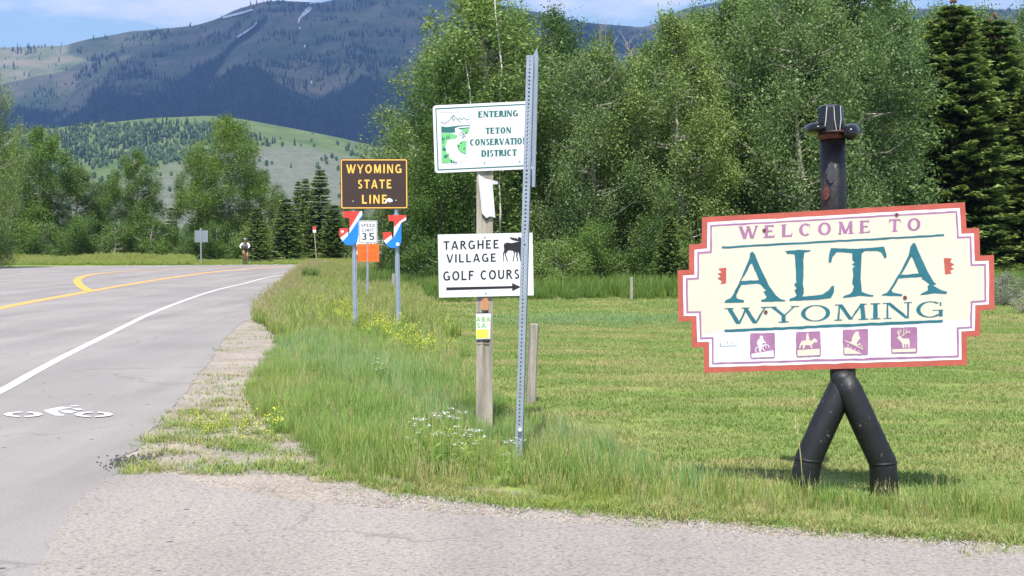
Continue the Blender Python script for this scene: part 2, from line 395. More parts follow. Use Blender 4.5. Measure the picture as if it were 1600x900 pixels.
def quad_line(pts, w):                             # px polyline -> quads
    r = []
    for (x0, y0), (x1, y1) in zip(pts, pts[1:]):
        L = math.hypot(x1 - x0, y1 - y0) or 1; nx, ny = -(y1 - y0) / L * w / 2, (x1 - x0) / L * w / 2
        r.append([(x0 + nx, y0 + ny), (x1 + nx, y1 + ny), (x1 - nx, y1 - ny), (x0 - nx, y0 - ny)])
    return r
def circ(cx, cy, r, n=14, ry=None): return [(cx + r * math.cos(2 * math.pi * k / n), cy + (ry or r) * math.sin(2 * math.pi * k / n)) for k in range(n)]
def rrect(c, r, n=5):                              # rounded rectangle through 4 px corners
    q = []
    for i in range(4):
        p, a, b = Vector(c[i]), Vector(c[i - 1]), Vector(c[(i + 1) % 4])
        s = p + (a - p).normalized() * r; e = p + (b - p).normalized() * r
        for j in range(n + 1):
            t = j / n; q.append(tuple(s * (1 - t) ** 2 + p * 2 * t * (1 - t) + e * t * t))
    return q
def inset(c, d):
    cx = sum(p[0] for p in c) / 4; cy = sum(p[1] for p in c) / 4
    return [(p[0] + (d if p[0] < cx else -d), p[1] + (d if p[1] < cy else -d)) for p in c]
def frame_polys(c, d0, w, r):
    a = rrect(inset(c, d0), r); b = rrect(inset(c, d0 + w), max(.3, r - w)); n = len(a)
    return [[a[i], a[(i + 1) % n], b[(i + 1) % n], b[i]] for i in range(n)]

# stroke lettering
def glyph(ch, T, t, serif):
    R = []
    def D(x0, y0, x1, y1, w): R.append([(x0 - w / 2, y0), (x0 + w / 2, y0), (x1 + w / 2, y1), (x1 - w / 2, y1)])
    def Hh(x0, x1, y, w): R.append([(x0, y - w / 2), (x1, y - w / 2), (x1, y + w / 2), (x0, y + w / 2)])
    def A(cx, cy, rx, ry, a0, a1, wx=T, wy=t):
        R.append([(cx + rx * math.cos(math.radians(a0 + (a1 - a0) * i / 14)), cy + ry * math.sin(math.radians(a0 + (a1 - a0) * i / 14))) for i in range(15)] +
                 [(cx + (rx - wx) * math.cos(math.radians(a1 + (a0 - a1) * i / 14)), cy + (ry - wy) * math.sin(math.radians(a1 + (a0 - a1) * i / 14))) for i in range(15)])
    sw = .055
    def S(x, y, h):
        if serif: Hh(x - h, x + h, sw / 2 if y == 0 else 1 - sw / 2, sw)
    def SV(x, y0, y1):                             # upright serif tick at the end of an arm
        if serif: R.append([(x - .05, y0), (x, y0), (x, y1), (x - .05, y1)])
    h = T / 2 + .085
    if ch == 'A': D(.1, 0, .44, 1, t); D(.8, 0, .46, 1, T); Hh(.2, .68, .3, t * .95); S(.1, 0, .13); S(.8, 0, .17); return .92, R
    if ch == 'B': D(.16, 0, .16, 1, T); A(.3, .74, .32, .26, -90, 90); A(.32, .25, .36, .27, -90, 90); Hh(.16, .32, t / 2, t); Hh(.16, .3, 1 - t / 2, t); Hh(.16, .3, .5, t); return .74, R
    if ch == 'C': A(.46, .5, .42, .51, 48, 312); SV(.78, .66, .93); return .86, R
    if ch == 'D': D(.16, 0, .16, 1, T); A(.36, .5, .48, .5, -90, 90); Hh(.16, .37, t / 2, t); Hh(.16, .37, 1 - t / 2, t); S(.12, 0, .12); S(.12, 1, .12); return .92, R
    if ch in 'EF':
        D(.16, 0, .16, 1, T); Hh(.16, .66, 1 - t / 2, t); Hh(.16, .56, .52, t); SV(.67, .8, 1); S(.14, 1, .13); S(.14, 0, h)
        if ch == 'E': Hh(.16, .7, t / 2, t); SV(.71, 0, .22)
        if serif: SV(.57, .43, .61)
        return .76, R
    if ch == 'G': A(.46, .5, .42, .51, 48, 318); D(.78, .04, .78, .44, T * .9); Hh(.54, .86, .44, t * .9); SV(.8, .7, .93); return .94, R
    if ch == 'H': D(.16, 0, .16, 1, T); D(.72, 0, .72, 1, T); Hh(.16, .72, .5, t); [S(x, y, h) for x in (.16, .72) for y in (0, 1)]; return .88, R
    if ch == 'I': D(.16, 0, .16, 1, T); S(.16, 0, h); S(.16, 1, h); return .32, R
    if ch == 'L':
        D(.16, 0, .16, 1, T); S(.16, 1, h); S(.14, 0, .12); Hh(.16, .68, t / 2, t)
        if serif: R.append([(.5, t * .8), (.6, 0), (.7, .02), (.76, .3), (.72, .3), (.64, .14)])
        return .74, R
    if ch == 'M': D(.14, 0, .18, 1, t); D(.2, 1, .52, .04, T); D(.52, .04, .84, 1, t); D(.9, 0, .86, 1, T); S(.14, 0, .12); S(.9, 0, h); S(.14, 1, .1); S(.9, 1, .1); return 1.04, R
    if ch == 'N': D(.14, 0, .14, 1, t); D(.16, 1, .74, 0, T); D(.76, 0, .76, 1, t); S(.14, 0, .12); S(.12, 1, .12); S(.76, 1, .12); return .9, R
    if ch == 'O': A(.48, .5, .44, .51, 0, 180); A(.48, .5, .44, .51, 180, 360); return .96, R
    if ch in 'PR':
        D(.16, 0, .16, 1, T); A(.34, .73, .34, .27, -90, 90); Hh(.16, .36, 1 - t / 2, t); Hh(.16, .36, .46 + t / 2, t); S(.14, 1, .12); S(.16, 0, h)
        if ch == 'R': D(.4, .48, .74, 0, T); S(.76, 0, .1)
        return (.82 if ch == 'R' else .74), R
    if ch == 'S': A(.36, .735, .28, .27, 30, 270, T * .85, t); A(.36, .26, .3, .27, -150, 90, T * .85, t); SV(.62, .72, .95); return .7, R
    if ch == 'T':
        D(.4, 0, .4, 1, T); Hh(.03, .77, 1 - t / 2, t); S(.4, 0, h)
        if serif: R.append([(.03, 1), (.09, 1), (.1, .86), (.02, .7), (-.02, .7)]); R.append([(.77, 1), (.71, 1), (.7, .86), (.78, .7), (.82, .7)])
        return .8, R
    if ch == 'U': D(.16, .34, .16, 1, T); D(.7, .34, .7, 1, t); A(.43, .36, .27 + T / 2, .36, 180, 360); S(.16, 1, h); S(.7, 1, .1); return .86, R
    if ch == 'V': D(.1, 1, .42, 0, T); D(.78, 1, .46, 0, t); S(.1, 1, .15); S(.78, 1, .12); return .88, R
    if ch == 'W': D(.1, 1, .38, 0, T); D(.62, .96, .4, 0, t); D(.58, 1, .88, 0, T); D(1.18, 1, .9, 0, t); S(.1, 1, .14); S(.6, 1, .12); S(1.18, 1, .12); return 1.26, R
    if ch == 'Y': D(.08, 1, .4, .46, T); D(.76, 1, .46, .46, t); D(.42, 0, .42, .5, T); S(.08, 1, .13); S(.76, 1, .12); S(.42, 0, h); return .84, R
    if ch == '3': A(.34, .73, .3, .27, -90, 150); A(.34, .27, .32, .28, -150, 90); return .7, R
    if ch == '5': Hh(.1, .62, 1 - t / 2, t); D(.14, .5, .16, 1, T); A(.33, .32, .33, .33, -150, 135); return .72, R
    if ch == ' ': return .4, []
    return .4, R
def text_px(txt, x0, y0, x1, y1, h, T=.16, t=.16, serif=False, track=.12, skew=0.0):
    """polygons of txt with its baseline from (x0,y0) to (x1,y1), cap height h, all in photo pixels"""
    gl = [(glyph(c, T, t, serif)) for c in txt]; tot = sum(g[0] for g in gl) + track * (len(txt) - 1)
    ex, ey = (x1 - x0) / tot, (y1 - y0) / tot; r = []; cx = 0
    for wd, polys in gl:
        r.append([[(x0 + (cx + a) * ex - b * skew, y0 + (cx + a) * ey - b * h) for a, b in p] for p in polys])
        cx += wd + track
    return r

M['cream'] = paint('cream_sign_paint', (.63, .575, .46), .55, .03, 2, (.52, .46, .34), .69)
M['white_p'] = paint('white_sign_paint', (.69, .70, .715), .5, .03, 2, (.56, .55, .52), .71)
M['coral'] = paint('coral_border_paint', (.43, .088, .06), .6, .12, 14, (.6, .3, .22), .7)
M['dull'] = paint('dull_bare_metal', (.035, .038, .042), .6, .3, 12, (.12, .12, .12), .6)
M['mauve'] = paint('mauve_paint', (.33, .15, .275), .6, .14, 12, (.6, .5, .5), .7)
M['teal'] = paint('teal_letter_paint', (.012, .13, .165), .55, .15, 12, (.5, .5, .42), .76)
M['brownpt'] = paint('rust_bolt', (.12, .04, .025), .6, .2, 40)
M['black_pipe'] = paint('black_painted_pipe', (.006, .0065, .008), .55, .5, 6, (.2, .2, .2), .635)
def m_pole():
    m, nt, b, o = new_mat('battered_black_pole'); v = texco(nt, 'Object')
    n = noise(nt, v, 7, 7, .7, .6); col = ramp(nt, n, [(.40, (.004, .004, .005)), (.55, (.010, .009, .010)), (.66, (.05, .018, .013)), (.76, (.09, .09, .095))])
    f = noise(nt, texco(nt, 'Object', (1, 1, .18)), 60, 4, .7); col = mixc(nt, ramp(nt, f, [(.66, (0, 0, 0)), (.72, (.6, .6, .6))]), col, (.2, .2, .2))
    nt.links.new(col, b.inputs['Base Color']); nt.links.new(ramp(nt, n, [(.35, (.3, .3, .3)), (.7, (.7, .7, .7))]), b.inputs['Roughness'])
    bump(nt, b, n, .7, .012); return m
M['pole'] = m_pole()
M['black_gloss'] = paint('glossy_black_paint', (.006, .006, .008), .2, .3, 8, (.22, .2, .18), .66)
M['green_ink'] = paint('dark_green_ink', (.015, .13, .12), .5, .05, 6)
M['lgreen'] = paint('light_green_ink', (.16, .52, .19), .5, .08, 6)
M['black_ink'] = paint('black_ink', (.012, .012, .016), .5, .1, 6)
M['brown'] = paint('brown_sign_sheeting', (.045, .022, .016), .35, .1, 3)
M['gold'] = paint('yellow_reflective_ink', (.95, .52, .09), .45, .08, 10, (.98, .8, .5), .72)
M['red'] = paint('red_paint', (.72, .05, .035), .45, .12, 8, (.8, .25, .12), .72)
M['blue'] = paint('blue_paint', (.01, .2, .68), .45, .1, 8, (.1, .4, .8), .75)
M['orange'] = paint('orange_sheeting', (.9, .14, .012), .5, .1, 9)
M['orange_d'] = paint('dark_orange_ink', (.6, .09, .01), .5, .1, 9)
M['galv'] = paint('galvanised_steel', (.31, .355, .42), .42, .1, 14, metal=.35)
M['galvd'] = paint('weathered_steel', (.24, .27, .31), .5, .15, 9, metal=.3)
M['wood'] = paint('weathered_wood', (.31, .275, .225), .85, .4, 30, (.10, .08, .06), .6, grain=(1, 1, .07))
M['woodw'] = paint('orange_bare_wood', (.48, .22, .10), .85, .25, 22, grain=(1, 1, .1))
M['yellow_s'] = paint('yellow_green_sticker', (.68, .85, .08), .5, .08, 20)
M['green_s'] = paint('lime_letter_ink', (.22, .5, .1), .5, .08, 20)
M['paper'] = paint('weathered_white_paper', (.6, .6, .6), .8, .2, 14, (.35, .33, .3), .7)
M['rust'] = paint('red_brown_primer', (.14, .03, .02), .6, .4, 20, (.02, .02, .02), .5)

# ------------------------------------------------------------------ WELCOME SIGN
wsE = empty('welcome_sign', G(1318, 785), 'stepped cream and coral welcome board on black pipe legs, topped by a black cowboy hat', 'sign')
outl = [(1097, 339.5), (1507.5, 316), (1510, 356.5), (1530, 356), (1531.5, 399.5), (1553, 398.5), (1554, 483.5), (1532, 485), (1531.5, 524.5), (1510.5, 526), (1511, 570.5), (1100, 582.5), (1099.5, 542.5), (1081.5, 543), (1080, 502), (1060, 502.5), (1058.5, 422.5), (1076.5, 421.5), (1077, 382), (1096.5, 380.5)]
B = Board([(1097, 339.5), (1507.5, 316), (1511, 570.5), (1100, 582.5)], 8.32, 7.98)
board = B.plate('board', outl, .02, M['coral'], wsE)
def inset_poly(p, d):                              # offset inward, orthogonal-ish outline
    n = len(p); r = []; ar = sum(p[i][0] * p[(i + 1) % n][1] - p[(i + 1) % n][0] * p[i][1] for i in range(n)); sg = 1 if ar > 0 else -1
    for i in range(n):
        a, b, c = Vector(p[i - 1]), Vector(p[i]), Vector(p[(i + 1) % n]); d1 = (b - a).normalized(); d2 = (c - b).normalized()
        n1 = Vector((-d1.y, d1.x)) * sg; n2 = Vector((-d2.y, d2.x)) * sg; k = n1 + n2; k = k / (1 + n1.dot(n2))
        r.append(tuple(b + k * d))
    return r
in1 = inset_poly(outl, 8.5)
B.ink('white_panel', [in1], M['white_p'], board, .001, .35, 14)
l1, l2 = inset_poly(outl, 12.8), inset_poly(outl, 15.6); n = len(l1)
B.ink('trim_line', [[l1[i], l1[(i + 1) % n], l2[(i + 1) % n], l2[i]] for i in range(n)], M['mauve'], board, .002, .35, 12)
in3 = inset_poly(outl, 15.6)
B.ink('cream_panel', [[in3[0], in3[1], in3[2], in3[3], in3[4], in3[5], in3[6], in3[7], (1515, 498), (1132, 516), (1096, 524), in3[14], in3[15], in3[16], in3[17], in3[18], in3[19]]], M['cream'], board, .0015, .2, 20)
def welcome(): return text_px('WELCOME TO', 1155, 373.5, 1439, 359.8, 19.5, .22, .13, True, .42)
B.letters(welcome(), M['mauve'], board, .003, .3, 5, 3)
r_ = random.Random(8)
def rough_line(x0, y0, x1, y1, wd, n=34):
    pts = [(x0 + (x1 - x0) * i / n, y0 + (y1 - y0) * i / n + r_.gauss(0, .25)) for i in range(n + 1)]
    return [[p for p in [(x, y - wd / 2 * r_.uniform(.75, 1.15)) for x, y in pts] + [(x, y + wd / 2 * r_.uniform(.75, 1.15)) for x, y in reversed(pts)]]]
B.ink('rule_line', rough_line(1128, 386.5, 1475, 367.5, 3.2), M['teal'], board, .003)
B.ink('rule_line', rough_line(1132, 516.8, 1473, 501.6, 4.2), M['teal'], board, .003)
# ALTA: each letter cut as its own outline, coordinates read off the board (3.4625x enlargement)
def za(l): return [(1120 + x / 3.4625, 320 + y / 3.4625) for x, y in l]
ALTA = [
 [[(42, 530), (48, 516), (75, 505), (92, 480), (135, 390), (178, 285), (180, 262), (193, 252), (207, 268), (214, 292), (250, 370), (283, 440), (320, 490), (345, 510), (370, 516), (368, 522), (240, 524), (240, 514), (262, 508), (270, 498), (252, 470), (268, 462), (255, 452), (238, 432), (218, 425), (210, 414), (228, 404), (190, 318), (184, 318), (150, 382), (133, 405), (124, 420), (132, 436), (122, 452), (106, 486), (108, 505), (126, 512), (148, 516), (146, 528)], [(126, 412), (230, 408), (236, 426), (120, 434)]],
 [[(370, 250), (440, 243), (508, 245), (504, 252), (474, 258), (468, 300), (470, 380), (466, 430), (470, 480), (462, 496), (520, 492), (570, 485), (605, 462), (620, 440), (634, 438), (634, 470), (616, 504), (560, 512), (470, 516), (392, 520), (394, 508), (420, 500), (432, 490), (420, 462), (432, 452), (418, 430), (430, 420), (424, 300), (420, 268), (396, 265), (382, 266)]],
 [[(618, 234), (760, 238), (905, 226), (912, 250), (918, 285), (908, 290), (890, 258), (870, 250), (800, 250), (784, 262), (780, 330), (778, 400), (784, 470), (812, 482), (848, 488), (846, 496), (770, 492), (684, 504), (686, 494), (720, 482), (732, 472), (742, 440), (732, 428), (738, 380), (734, 342), (748, 334), (730, 322), (746, 312), (734, 300), (732, 262), (680, 256), (648, 256), (626, 282), (618, 312), (604, 312), (608, 262)]],
 [[(892, 492), (896, 484), (920, 476), (946, 440), (965, 405), (1000, 350), (1040, 266), (1048, 226), (1062, 206), (1072, 208), (1086, 240), (1110, 296), (1140, 360), (1172, 415), (1188, 430), (1168, 434), (1196, 452), (1216, 462), (1246, 470), (1242, 482), (1180, 478), (1100, 488), (1104, 480), (1130, 468), (1142, 462), (1140, 440), (1150, 430), (1128, 412), (1108, 400), (1112, 390), (1098, 385), (1060, 290), (1052, 280), (1030, 320), (1008, 360), (1000, 372), (985, 392), (966, 432), (945, 462), (952, 474), (1004, 484), (1000, 494)], [(990, 378), (1104, 372), (1112, 390), (978, 398)]],
]
for L in ALTA: B.ink('letter', [za(p) for p in L], M['teal'], board, .003, .22, 5, 11)
B.letters(text_px('WYOMING', 1134, 506.5, 1478, 495, 25, .13, .055, True, .06), M['teal'], board, .003, .22, 6, 5)
for l in ([(8, 345), (52, 340), (50, 425), (20, 428), (28, 412), (4, 398), (22, 386), (4, 372), (28, 365)], [(1228, 288), (1272, 290), (1262, 310), (1284, 322), (1264, 336), (1284, 346), (1262, 356), (1270, 372), (1234, 376)]):
    B.ink('emblem', [za(l)], M['coral'], board, .003, .2, 5)
def zl(l): return [(1100 + x / 8.889, 500 + y / 8.889) for x, y in l]
def zr(l): return [(1280 + x / 8.889, 500 + y / 8.889) for x, y in l]
def ringp(cx, cy, r, w, z): 
    return z([(cx + r * math.cos(a * .3142), cy + r * math.sin(a * .3142)) for a in range(0, 21)] + [(cx + (r - w) * math.cos(a * .3142), cy + (r - w) * math.sin(a * .3142)) for a in range(20, -1, -1)])
def pict(sq, polys, mats):
    o = B.ink('pictogram', [rrect(sq, 3)], M['mauve'], board, .003, .25, 5)
    # picture lies on its own square: same level of the hierarchy, joined under the board
    tag(B.ink('pictogram', polys, mats, board, .0042), kind='stuff')
pict(zl([(640, 185), (985, 175), (985, 530), (645, 540)]),
     [zl(circ(798, 240, 24)), zl([(760, 262), (800, 250), (832, 270), (838, 298), (865, 310), (858, 324), (815, 317), (810, 345), (806, 372), (790, 442), (768, 442), (764, 372), (742, 342), (735, 310)]),
      ringp(755, 415, 46, 12, zl), ringp(862, 385, 50, 12, zl), zl([(660, 470), (965, 420), (968, 512), (662, 522)])] + [zl(q) for q in quad_line([(760, 415), (800, 360), (850, 340), (862, 385)], 9)], M['white_p'])
pict(za([(428, 688), (560, 683), (563, 820), (430, 825)]),
     [za([(450, 750), (462, 735), (490, 733), (512, 735), (528, 721), (536, 726), (545, 737), (540, 746), (529, 742), (518, 754), (512, 760), (520, 776), (513, 777), (503, 760), (480, 758), (472, 778), (465, 778), (466, 758), (456, 760), (451, 778), (445, 777), (448, 762)]),
      za([(484, 737), (482, 715), (484, 706), (497, 706), (503, 737)]), za(circ(491, 701, 6)), za([(436, 786), (556, 778), (557, 813), (437, 819)])], M['cream'])
pict(zr([(325, 135), (678, 120), (678, 485), (335, 490)]),
     [zr([(470, 215), (495, 175), (525, 156), (555, 168), (548, 200), (572, 252), (545, 282), (522, 320), (534, 362), (505, 355), (425, 312), (452, 285), (458, 245)]),
      zr([(345, 385), (400, 378), (600, 470), (350, 472)])] + [zr(q) for q in quad_line([(360, 285), (480, 340), (612, 405)], 15)] + [zr(circ(x, y, r, 7)) for x, y, r in ((400, 350, 12), (440, 378, 9), (500, 405, 10), (548, 430, 9), (560, 335, 16), (592, 360, 11), (538, 345, 9), (575, 378, 8))], M['cream'])
pict(zr([(990, 105), (1360, 95), (1362, 460), (1000, 468)]),
     [zr([(1078, 250), (1100, 225), (1130, 228), (1152, 254), (1245, 258), (1257, 300), (1252, 388), (1238, 388), (1228, 330), (1212, 335), (1205, 388), (1194, 388), (1192, 335), (1178, 335), (1176, 388), (1162, 388), (1148, 322), (1112, 275)]),
      zr([(1015, 405), (1340, 395), (1340, 440), (1015, 450)])] + [zr(q) for pl in ([(1118, 232), (1095, 190), (1082, 150)], [(1098, 195), (1112, 130)], [(1128, 230), (1170, 210), (1215, 170), (1262, 150)], [(1165, 212), (1178, 120)], [(1200, 185), (1212, 125)], [(1108, 210), (1140, 130)], [(1215, 172), (1265, 178)]) for q in quad_line(pl, 9)], M['cream'])
for i, (x, y) in enumerate(((1194, 360), (1401, 335.5), (1196.5, 487.5), (1414, 465))):
    p = B.hit(x, y); MB().tube([p - B.n * .003, p + B.n * .006], .011, 10).build('bolt', M['brownpt'], wsE)
B.ink('caption', [q for k in range(9) for q in quad_line([(1124 + k * 3.1, 540.6 - .1 * k + (k % 3) * .3), (1126.4 + k * 3.1, 540.4 - .1 * k)], .9)] + [circ(1125.5, 537.5, 1, 6, 1.9)] + quad_line([(1136, 533), (1137.5, 537)], .9) + quad_line([(1144, 536), (1146.5, 537)], .8), M['galvd'], board, .003)
# pole and legs
YP = 8.27
pole = MB().tube([P(1318, 612, YP + .02), P(1316, 560, YP + .07), P(1303, 330, YP + .07), P(1300, 190, YP + .07)], [.074] * 4, 20).build('post', M['pole'], wsE, True)
def leg(pts, rr):
    q = MB(); q.tube([P(*p) for p in pts], rr, 20, True, .3); return q.build('leg', M['black_pipe'], wsE, True)
lg1 = leg([(1318, 590, YP - .10), (1312, 612, YP - .10), (1288, 662, YP - .10), (1263.5, 717, YP - .10), (1258, 745, YP - .10), (1257, 808, YP - .09)], [.06, .076, .077, .078, .08, .08])
lg2 = leg([(1318, 588, YP - .14), (1327, 610, YP - .14), (1352, 665, YP - .14), (1379, 722, YP - .14), (1381, 745, YP - .14), (1382, 812, YP - .13)], [.06, .076, .077, .078, .08, .08])
MB().ball(P(1318, 592, YP - .12), (.07, .06, .052), 16, 10).build('leg_cap', M['black_pipe'], wsE, True)
for lg, (a, b) in ((lg1, ((1263.3, 716.3, YP - .10), (1263.0, 719.5, YP - .10))), (lg2, ((1379.2, 721, YP - .14), (1379.4, 724.5, YP - .14)))):
    q = MB().tube([P(*a), P(*b)], .0805, 20); mesh_obj('weld_seam', q.v, q.f, M['black_pipe'], lg, True)
# rusty primer patch and dull patch on the post above the board
def decal(px0, px1, py0, py1, Y, r, cx, mat, name, seed):
    rnd = random.Random(seed); V = []; Fc = []; n = 8; m = 10
    for j in range(m + 1):
        for i in range(n + 1):
            t = i / n; e = .8 + .4 * rnd.random() if (i in (0, n) or j in (0, m)) else 1
            x = (px0 + px1) / 2 + (px1 - px0) * (t - .5) * e * math.sin(math.pi * (.12 + .76 * j / m)); y = py0 + (py1 - py0) * j / m
            X = (x - cx) / F * Y; X = max(-r * .98, min(r * .98, X)); d = math.sqrt(r * r - X * X)
            p = P(x, y, Y - d); V.append(p)
    for j in range(m):
        for i in range(n): a = j * (n + 1) + i; Fc.append((a, a + 1, a + n + 2, a + n + 1))
    return mesh_obj(name, V, Fc, mat, pole)
decal(1284, 1296, 291, 312, YP + .07, .0765, 1302.5, M['rust'], 'rust_patch', 3)
decal(1291, 1306, 252, 286, YP + .07, .0765, 1301.5, M['dull'], 'bare_patch', 4)
# hat
YH = YP + .05; hatc = P(1298, 184, YH)
q = MB(); nseg = 10; rings = [(.0, 163.2, 0), (.035, 164.0, 0), (.066, 166.4, 0), (.073, 169, 0), (.0745, 205, 0)]
for r, py, _ in rings:
    for k in range(nseg):
        a = 2 * math.pi * (k + .5) / nseg + .05; z = P(0, py, YH).z
        q.v.append((hatc.x + max(r, .001) * math.cos(a), YH + max(r, .001) * math.sin(a), z))
for j in range(len(rings) - 1):
    for k in range(nseg): a = j * nseg + k; c = j * nseg + (k + 1) % nseg; q.f.append((a, c, c + nseg, a + nseg))
crown = q.build('hat_crown', M['black_gloss'], wsE)
for x0, x1, x2 in ((1292, 1290.5, 1288), (1303, 1304, 1307), (1313, 1314, 1312)):
    z = [P(x, y, YH - .0765 if x < 1310 else YH - .06) for x, y in ((x0, 166), (x1, 186), (x2, 204))]
    s = MB().tube(z, .0022, 5); mesh_obj('seam', s.v, s.f, M['paper'], crown)
br = MB(); nu, nv = 28, 14; base = P(1298, 206, YH)
for side_ in (0, 1):
    for j in range(nv + 1):
        y = -.15 + .30 * j / nv; wy = math.sqrt(max(0, 1 - (y / .152) ** 2))
        for i in range(nu + 1):
            t = -1 + 2 * i / nu; s = t * (.05 + .04 * wy); X = s; Z = .004 * wy
            if abs(s) > .085:                      # sides roll up into a curl
                rr = .036; ang = (abs(s) - .085) / rr; X = math.copysign(.085 + rr * math.sin(min(ang, 3.6)), s); Z = rr * (1 - math.cos(min(ang, 3.6)))
            Z += .10 * (y) * .35 - .12 * y * y
            br.v.append((base.x + X, YH + y, base.z + Z + (-.007 if side_ else 0)))
o1 = (nv + 1) * (nu + 1)
for j in range(nv):
    for i in range(nu):
        a = j * (nu + 1) + i; br.f.append((a, a + 1, a + nu + 2, a + nu + 1)); br.f.append((o1 + a, o1 + a + nu + 1, o1 + a + nu + 2, o1 + a + 1))
for i in range(nu): br.f.append((i, o1 + i, o1 + i + 1, i + 1)); a = nv * (nu + 1) + i; br.f.append((a, a + 1, o1 + a + 1, o1 + a))
for j in range(nv):
    a = j * (nu + 1); br.f.append((a, a + nu + 1, o1 + a + nu + 1, o1 + a)); a += nu; br.f.append((a, o1 + a, o1 + a + nu + 1, a + nu + 1))
br.build('hat_brim', M['black_gloss'], wsE, True)
lob = MB(); lob.ball(P(1272.5, 202, YH), (.062, .13, .038), 20, 14); lob.build('brim_curl', M['black_gloss'], wsE, True)
lob = MB(); lob.tube([P(1326, 211, YH - .13), P(1328, 209, YH - .12), P(1331, 206, YH), P(1331, 204, YH + .12)], [.03, .042, .052, .045], 9); lob.build('brim_curl', M['black_gloss'], wsE, True)
MB().tube([P(1298, 205, YH), P(1299, 217, YH)], [.0765, .0765], 20).build('hat_band', M['rust'], wsE, True)

# ------------------------------------------------------------------ WOODEN SIGNPOST with two panels
YG = 11.05
spE = empty('wooden_signpost', G(757, 672), 'square weathered wooden post carrying a white conservation district sign above a white golf course sign', 'signpost')
def beam(name, pts, wx, wy, mat, parent):          # squared timber along px centre line
    q = MB()
    for (x, y, Yd) in pts:
        c = P(x, y, Yd)
        for a, b in ((-1, -1), (1, -1), (1, 1), (-1, 1)): q.v.append((c.x + a * wx / 2, c.y + b * wy / 2, c.z))
    for j in range(len(pts) - 1):
        for k in range(4): a = j * 4 + k; c = j * 4 + (k + 1) % 4; q.f.append((a, c, c + 4, a + 4))
    q.f.append((0, 3, 2, 1)); e = (len(pts) - 1) * 4; q.f.append((e, e + 1, e + 2, e + 3))
    return q.build(name, mat, parent)
post = beam('post', [(757, 690, YG + .06), (757, 480, YG + .06), (758, 200, YG + .06)], .128, .10, M['wood'], spE)
CB = Board([(676, 165), (835.5, 157.5), (836.5, 263.5), (679.5, 270.5)], YG - .01, YG - .01)
cp = CB.plate('sign_panel', rrect(CB.c, 6), .004, M['white_p'], spE); tag(cp, 'white conservation district panel with green lettering')
CB.ink('border_line', frame_polys(CB.c, 4.2, 1.7, 1.2), M['green_ink'], cp)
z4 = lambda l: [(660 + x / 4.09, 60 + y / 4.09) for x, y in l]
def t4(txt, x0, y0, x1, y1, h, **k): return text_px(txt, 660 + x0 / 4.09, 60 + y0 / 4.09, 660 + x1 / 4.09, 60 + y1 / 4.09, h / 4.09, **k)
for a in (('ENTERING', 357, 506, 612, 498, 40), ('TETON', 403, 611, 568, 606, 40), ('CONSERVATION', 302, 686, 672, 676, 42), ('DISTRICT', 377, 757, 604, 750, 42)):
    CB.letters(t4(*a, T=.32, t=.16, serif=True, track=.06), M['green_ink'], cp)
z8 = lambda l: [(680 + x / 8.186, 160 + y / 8.186) for x, y in l]
om = [(68, 130), (420, 118), (428, 180), (450, 205), (436, 265), (445, 300), (430, 345), (415, 470), (405, 745), (340, 748), (335, 770), (265, 776), (262, 797), (165, 797), (165, 778), (85, 778), (68, 130)]
CB.ink('picture', [z8([(78, 305), (150, 315), (300, 295), (445, 290), (443, 300), (300, 310), (250, 330), (258, 385), (200, 388), (80, 385)]), z8([(290, 330), (442, 318), (440, 326), (320, 345)])], M['green_ink'], cp, .001)
CB.ink('picture', [z8([(80, 390), (200, 392), (290, 425), (270, 460), (160, 480), (130, 560), (150, 650), (190, 720), (262, 770), (88, 775)]), z8([(330, 345), (440, 328), (415, 400), (380, 395), (350, 370)]), z8([(402, 490), (396, 655), (330, 640), (290, 590), (283, 540), (320, 515), (345, 492)])], M['lgreen'], cp, .001)
rr_ = random.Random(2)
tr = [z8([(x, y), (x + 22, y), (x + 11, y - h)]) for x, y, h in ((84, 490, 70), (105, 480, 45), (140, 465, 50), (165, 462, 50), (90, 525, 40), (95, 610, 60), (120, 618, 30), (110, 710, 45), (138, 700, 30), (200, 776, 40), (228, 778, 52), (255, 775, 30), (360, 600, 35), (385, 400, 40))]
tr += [z8(circ(x, y, r, 7)) for x, y, r in ((115, 600, 22), (135, 690, 20), (165, 670, 12), (205, 745, 14), (300, 560, 12), (330, 520, 12))]
tr += [z8(q) for pl in ([(283, 540), (300, 600), (335, 640), (396, 660)], [(75, 265), (95, 245), (110, 275), (150, 255), (185, 225), (235, 160), (285, 220), (310, 200), (330, 225), (370, 195), (400, 225), (435, 215)], [(235, 165), (215, 200), (235, 240)], [(225, 230), (250, 215), (240, 190)], [(290, 225), (330, 260)], [(300, 400), (350, 380), (390, 430), (340, 450)], [(310, 430), (370, 400), (350, 470)]) for q in quad_line(pl, 6)]
tag(CB.ink('picture', tr, M['green_ink'], cp, .0016), kind='stuff')
CB.ink('outline', [z8(q) for q in quad_line(om, 3.5)], M['galvd'], cp, .0018)
GB = Board([(684, 366.5), (832, 363.5), (834, 461.5), (686, 465)], YG - .01, YG - .01)
gpn = GB.plate('sign_panel', GB.c, .005, M['white_p'], spE); tag(gpn, 'white golf course panel with black moose and arrow')
z5 = lambda l: [(670 + x / 4.0895, 260 + y / 4.0895) for x, y in l]
def t5(txt, x0, y0, x1, y1, h, **k): return text_px(txt, 670 + x0 / 4.0895, 260 + y0 / 4.0895, 670 + x1 / 4.0895, 260 + y1 / 4.0895, h / 4.0895, **k)
GB.letters(t5('TARGHEE', 92, 534, 450, 524, 56, T=.2, t=.165, track=.16), M['black_ink'], gpn)
GB.letters(t5('VILLAGE', 112, 616, 432, 609, 54, T=.2, t=.165, track=.16), M['black_ink'], gpn)
